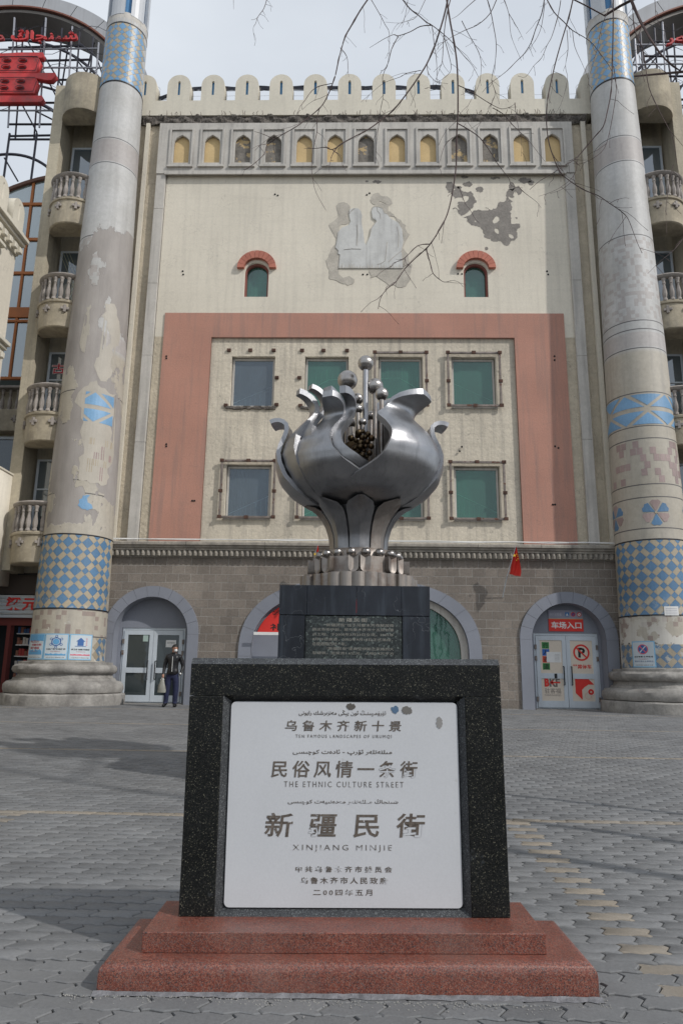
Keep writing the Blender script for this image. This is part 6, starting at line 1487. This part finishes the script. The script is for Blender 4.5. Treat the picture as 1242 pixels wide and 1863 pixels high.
# ============================================================ STANDING MAN
MY = 20.7; pz = gz(MY); PX = at(309, 1286, MY)[0]
man = thing('person', 'man in black jacket, navy trousers and white mask standing before the glass door', 'person', (PX, MY, pz))
MT['skin'] = flat('skin', S('a87c68'), .6); MT['leather'] = mat('black leather', S('17171a'), .34, var=.2, vs=6, fine=.2, bump=(9, .6, .03)); MT['navy'] = mat('navy cloth', S('1d2340'), .85, var=.15, vs=6, bump=(10, .5, .03)); MT['hair'] = flat('black hair', S('121110'), .6)
J = {}; vs_, ed_, rd_ = [], [], []
def jn(n_, x, y, z, r, parent=None):
    J[n_] = len(vs_); vs_.append((x, y, z)); rd_.append(r)
    if parent: ed_.append((J[parent], J[n_]))
jn('pelvis', .02, 0, .93, (.150, .115)); jn('waist', .02, .0, 1.08, (.150, .105), 'pelvis'); jn('chest', .03, .0, 1.28, (.175, .12), 'waist'); jn('sh', .03, .01, 1.42, (.15, .095), 'chest'); jn('neck', .035, .0, 1.50, (.058, .058), 'sh'); jn('head0', .045, -.01, 1.57, (.07, .075), 'neck'); jn('head1', .055, -.01, 1.645, (.080, .092), 'head0'); jn('head2', .055, -.005, 1.70, (.062, .07), 'head1')
jn('lhip', -.075, 0, .86, (.118, .11), 'pelvis'); jn('lkn', -.105, -.01, .48, (.088, .085), 'lhip'); jn('lank', -.135, .02, .10, (.07, .072), 'lkn'); jn('ltoe', -.155, -.12, .045, (.045, .035), 'lank')
jn('rhip', .115, 0, .86, (.118, .11), 'pelvis'); jn('rkn', .14, .02, .48, (.09, .088), 'rhip'); jn('rank', .12, .04, .10, (.07, .072), 'rkn'); jn('rtoe', .175, -.09, .045, (.045, .035), 'rank')
jn('ls', -.15, .0, 1.40, (.075, .075), 'sh'); jn('le', -.225, .02, 1.13, (.056, .056), 'ls'); jn('lw', -.235, -.05, .90, (.036, .036), 'le'); jn('lh', -.232, -.07, .845, (.034, .022), 'lw')
jn('rs', .21, .0, 1.40, (.075, .075), 'sh'); jn('re', .30, .05, 1.14, (.056, .056), 'rs'); jn('rw', .27, -.04, .94, (.038, .038), 're'); jn('rh', .235, -.075, .885, (.034, .03), 'rw')
for i, (dx, dy) in enumerate(((-.022, -.006), (-.008, -.012), (.006, -.012), (.018, -.008))):
    jn('f%da' % i, -.232+dx, -.078+dy, .80, (.010, .010), 'lh'); jn('f%db' % i, -.225+dx, -.066+dy, .775-.004*(i in (1, 2)), (.009, .009), 'f%da' % i)
jn('tha', -.205, -.10, .83, (.011, .011), 'lh'); jn('thb', -.200, -.105, .80, (.009, .009), 'tha')
me_ = bpy.data.meshes.new('body'); me_.from_pydata(vs_, ed_, []); bo = bpy.data.objects.new('body', me_); sc.collection.objects.link(bo)
md = bo.modifiers.new('skin', 'SKIN'); md.use_smooth_shade = True
for i, r_ in enumerate(rd_): me_.skin_vertices[0].data[i].radius = r_
me_.skin_vertices[0].data[0].use_root = True
bo.modifiers.new('sub', 'SUBSURF').levels = 2
m2 = bpy.data.meshes.new_from_object(bo.evaluated_get(bpy.context.evaluated_depsgraph_get())); bpy.data.objects.remove(bo)
for m_ in (MT['skin'], MT['leather'], MT['navy'], MT['ironblack']): m2.materials.append(m_)
for p in m2.polygons:
    c_ = p.center; hand = (c_.x < -.19 and c_.z < .90) 
    p.material_index = 0 if ((c_.z > 1.475 and abs(c_.x-.045) < .09 and (c_.z > 1.5 or abs(c_.x-.04) < .06)) or hand) else (3 if c_.z < .105 else (1 if (c_.z > .93 or abs(c_.x-.02) > .185 and c_.z > .86) else 2)); p.use_smooth = True
m2.name = 'body'; T_ = Matrix.Translation((PX, MY, pz))
def mp_(name, b, m, par=None, **k):
    mm_ = b.mesh(name, m) if isinstance(b, B) else b; mm_.transform(T_); return put(name, mm_, m, par or man, **k)
body = mp_('body', m2, None)
mp_('hem', B().lathe([(.157, .90), (.168, .92), (.168, .97), (.15, .98)], (0.02, 0, 0), 20), MT['leather'], smooth=50)
for v in bpy.data.objects['hem'].data.vertices: v.co.y = MY+(v.co.y-MY)*.74
mp_('zip', B().box(.022, .034, -.128, -.118, .95, 1.40), MT['white'])
mp_('collar', B().lathe([(.07, 1.44), (.085, 1.47), (.08, 1.52), (.07, 1.525)], (.035, .005, 0), 16), MT['leather'], smooth=50)
hb = B(); hb.sphere((.05, .012, 1.655), .098, 18, sz=1.0)
hb.v = [(x, y, z) for x, y, z in hb.v]; keep = [f for f in hb.f if not (sum(hb.v[i][1] for i in f)/len(f) < -.02 and sum(hb.v[i][2] for i in f)/len(f) < 1.68) and sum(hb.v[i][2] for i in f)/len(f) > 1.60]
hb.f = keep; hb.mi = [0]*len(keep); mp_('hair', hb, MT['hair'], smooth=60)
mk_ = B(); mk_.sphere((.085, -.055, 1.575), .052, 12, sz=.85); mp_('face_mask', mk_, MT['white'], smooth=60)
nb_ = B(); nb_.sphere((.092, -.098, 1.625), .016, 8); mp_('nose', nb_, MT['skin'], smooth=60)
for ex_ in (.055, .112): mp_('eye', B().sphere((ex_, -.088, 1.645), .010, 8), MT['hair'])
mp_('ear', B().sphere((-.03, .0, 1.63), .02, 8), MT['skin'], smooth=60)
mp_('jacket_badge', B().box(.145, .155, -.115, -.105, 1.37, 1.41), MT['white'])
mp_('cuff', B().sphere((.262, -.07, .925), .03, 10), MT['white'], smooth=60)
for sx_, fy in ((-.148, -.04), (.155, -.02)):
    q = B(); q.sphere((sx_, fy-.02, .05), .06, 14, sz=.8); q.v = [(sx_+(x-sx_)*.85, fy+(y-fy)*2.0, max(0, z)) for x, y, z in q.v]; mp_('shoe', q, MT['ironblack'], smooth=60)
bag = thing('carrier_bag', 'thin grey plastic bag hanging from the standing man hand', 'bag', (PX-.23, MY-.1, pz+.5))
q = B(); n1 = 14
for j in range(9):
    u = j/8; z = .80-.40*u; w_ = .02+.10*min(1, u*1.5)*(1-.12*u); d_ = .015+.045*min(1, u*1.6)
    for i in range(n1): a = 2*pi*i/n1; k_ = 1+.12*sin(i*2.3+j*1.1); q.v.append((-.235+.03*u*0+w_*cos(a)*k_, -.10+d_*sin(a)*k_, z))
q.f = [(j*n1+i, j*n1+(i+1) % n1, (j+1)*n1+(i+1) % n1, (j+1)*n1+i) for j in range(8) for i in range(n1)]+[tuple(8*n1+i for i in range(n1))]; q.mi = [0]*len(q.f)
mm_ = q.mesh('bag_body', flat('grey translucent plastic', S('8a8981'), .35)); mm_.transform(T_); put('bag_body', mm_, None, bag, smooth=60)
for s_ in (-1, 1):
    q = B().tube([(-.235+s_*.05, -.10, .74), (-.232+s_*.02, -.09, .80), (-.232, -.085, .815)], .008, 5); mm_ = q.mesh('bag_handle', MT['white']); mm_.transform(T_); put('bag_handle', mm_, None, bag)
# ============================================================ SMALL THINGS
# dusty fillet and grit along the foot of the steps
gr = B()
for i in range(900):
    s_ = random.random()
    if s_ < .6: x, y = random.uniform(-1.15, 1.0), 3.13-abs(random.gauss(0, .03))
    elif s_ < .8: x, y = .96+abs(random.gauss(0, .025)), random.uniform(3.1, 3.75)
    else: x, y = random.uniform(-2.5, 2.5), random.uniform(2.5, 5)
    r_ = random.uniform(.0012, .0045); z = .001; gr.add([(x-r_, y, z), (x, y-r_, z), (x+r_, y, z), (x, y+r_, z), (x, y, z+r_)], [(0, 1, 4), (1, 2, 4), (2, 3, 4), (3, 0, 4)])
g_ = put('grit', gr, mat('pale grit', S('8c8a86'), .9)); g_['kind'] = 'stuff'
fillet = B(); 
for (x0, y0, x1, y1) in ((-1.03, 3.143, .985, 3.189),):
    L2 = math.hypot(x1-x0, y1-y0); n2 = int(L2/.03); dx_, dy_ = (x1-x0)/L2, (y1-y0)/L2; nx_, ny_ = dy_, -dx_; vs = []
    for i in range(n2+1):
        u = L2*i/n2; wj = .015+.02*random.random(); vs += [(x0+dx_*u, y0+dy_*u, .008+.004*random.random()), (x0+dx_*u+nx_*wj, y0+dy_*u+ny_*wj, .001)]
    fillet.add(vs, [(2*i, 2*i+1, 2*i+3, 2*i+2) for i in range(n2)])
struct(put('mortar_fillet', fillet, mat('rough mortar', S('77777a'), .95, var=.2, vs=20, fine=.3, bump=(60, .8, .01))))
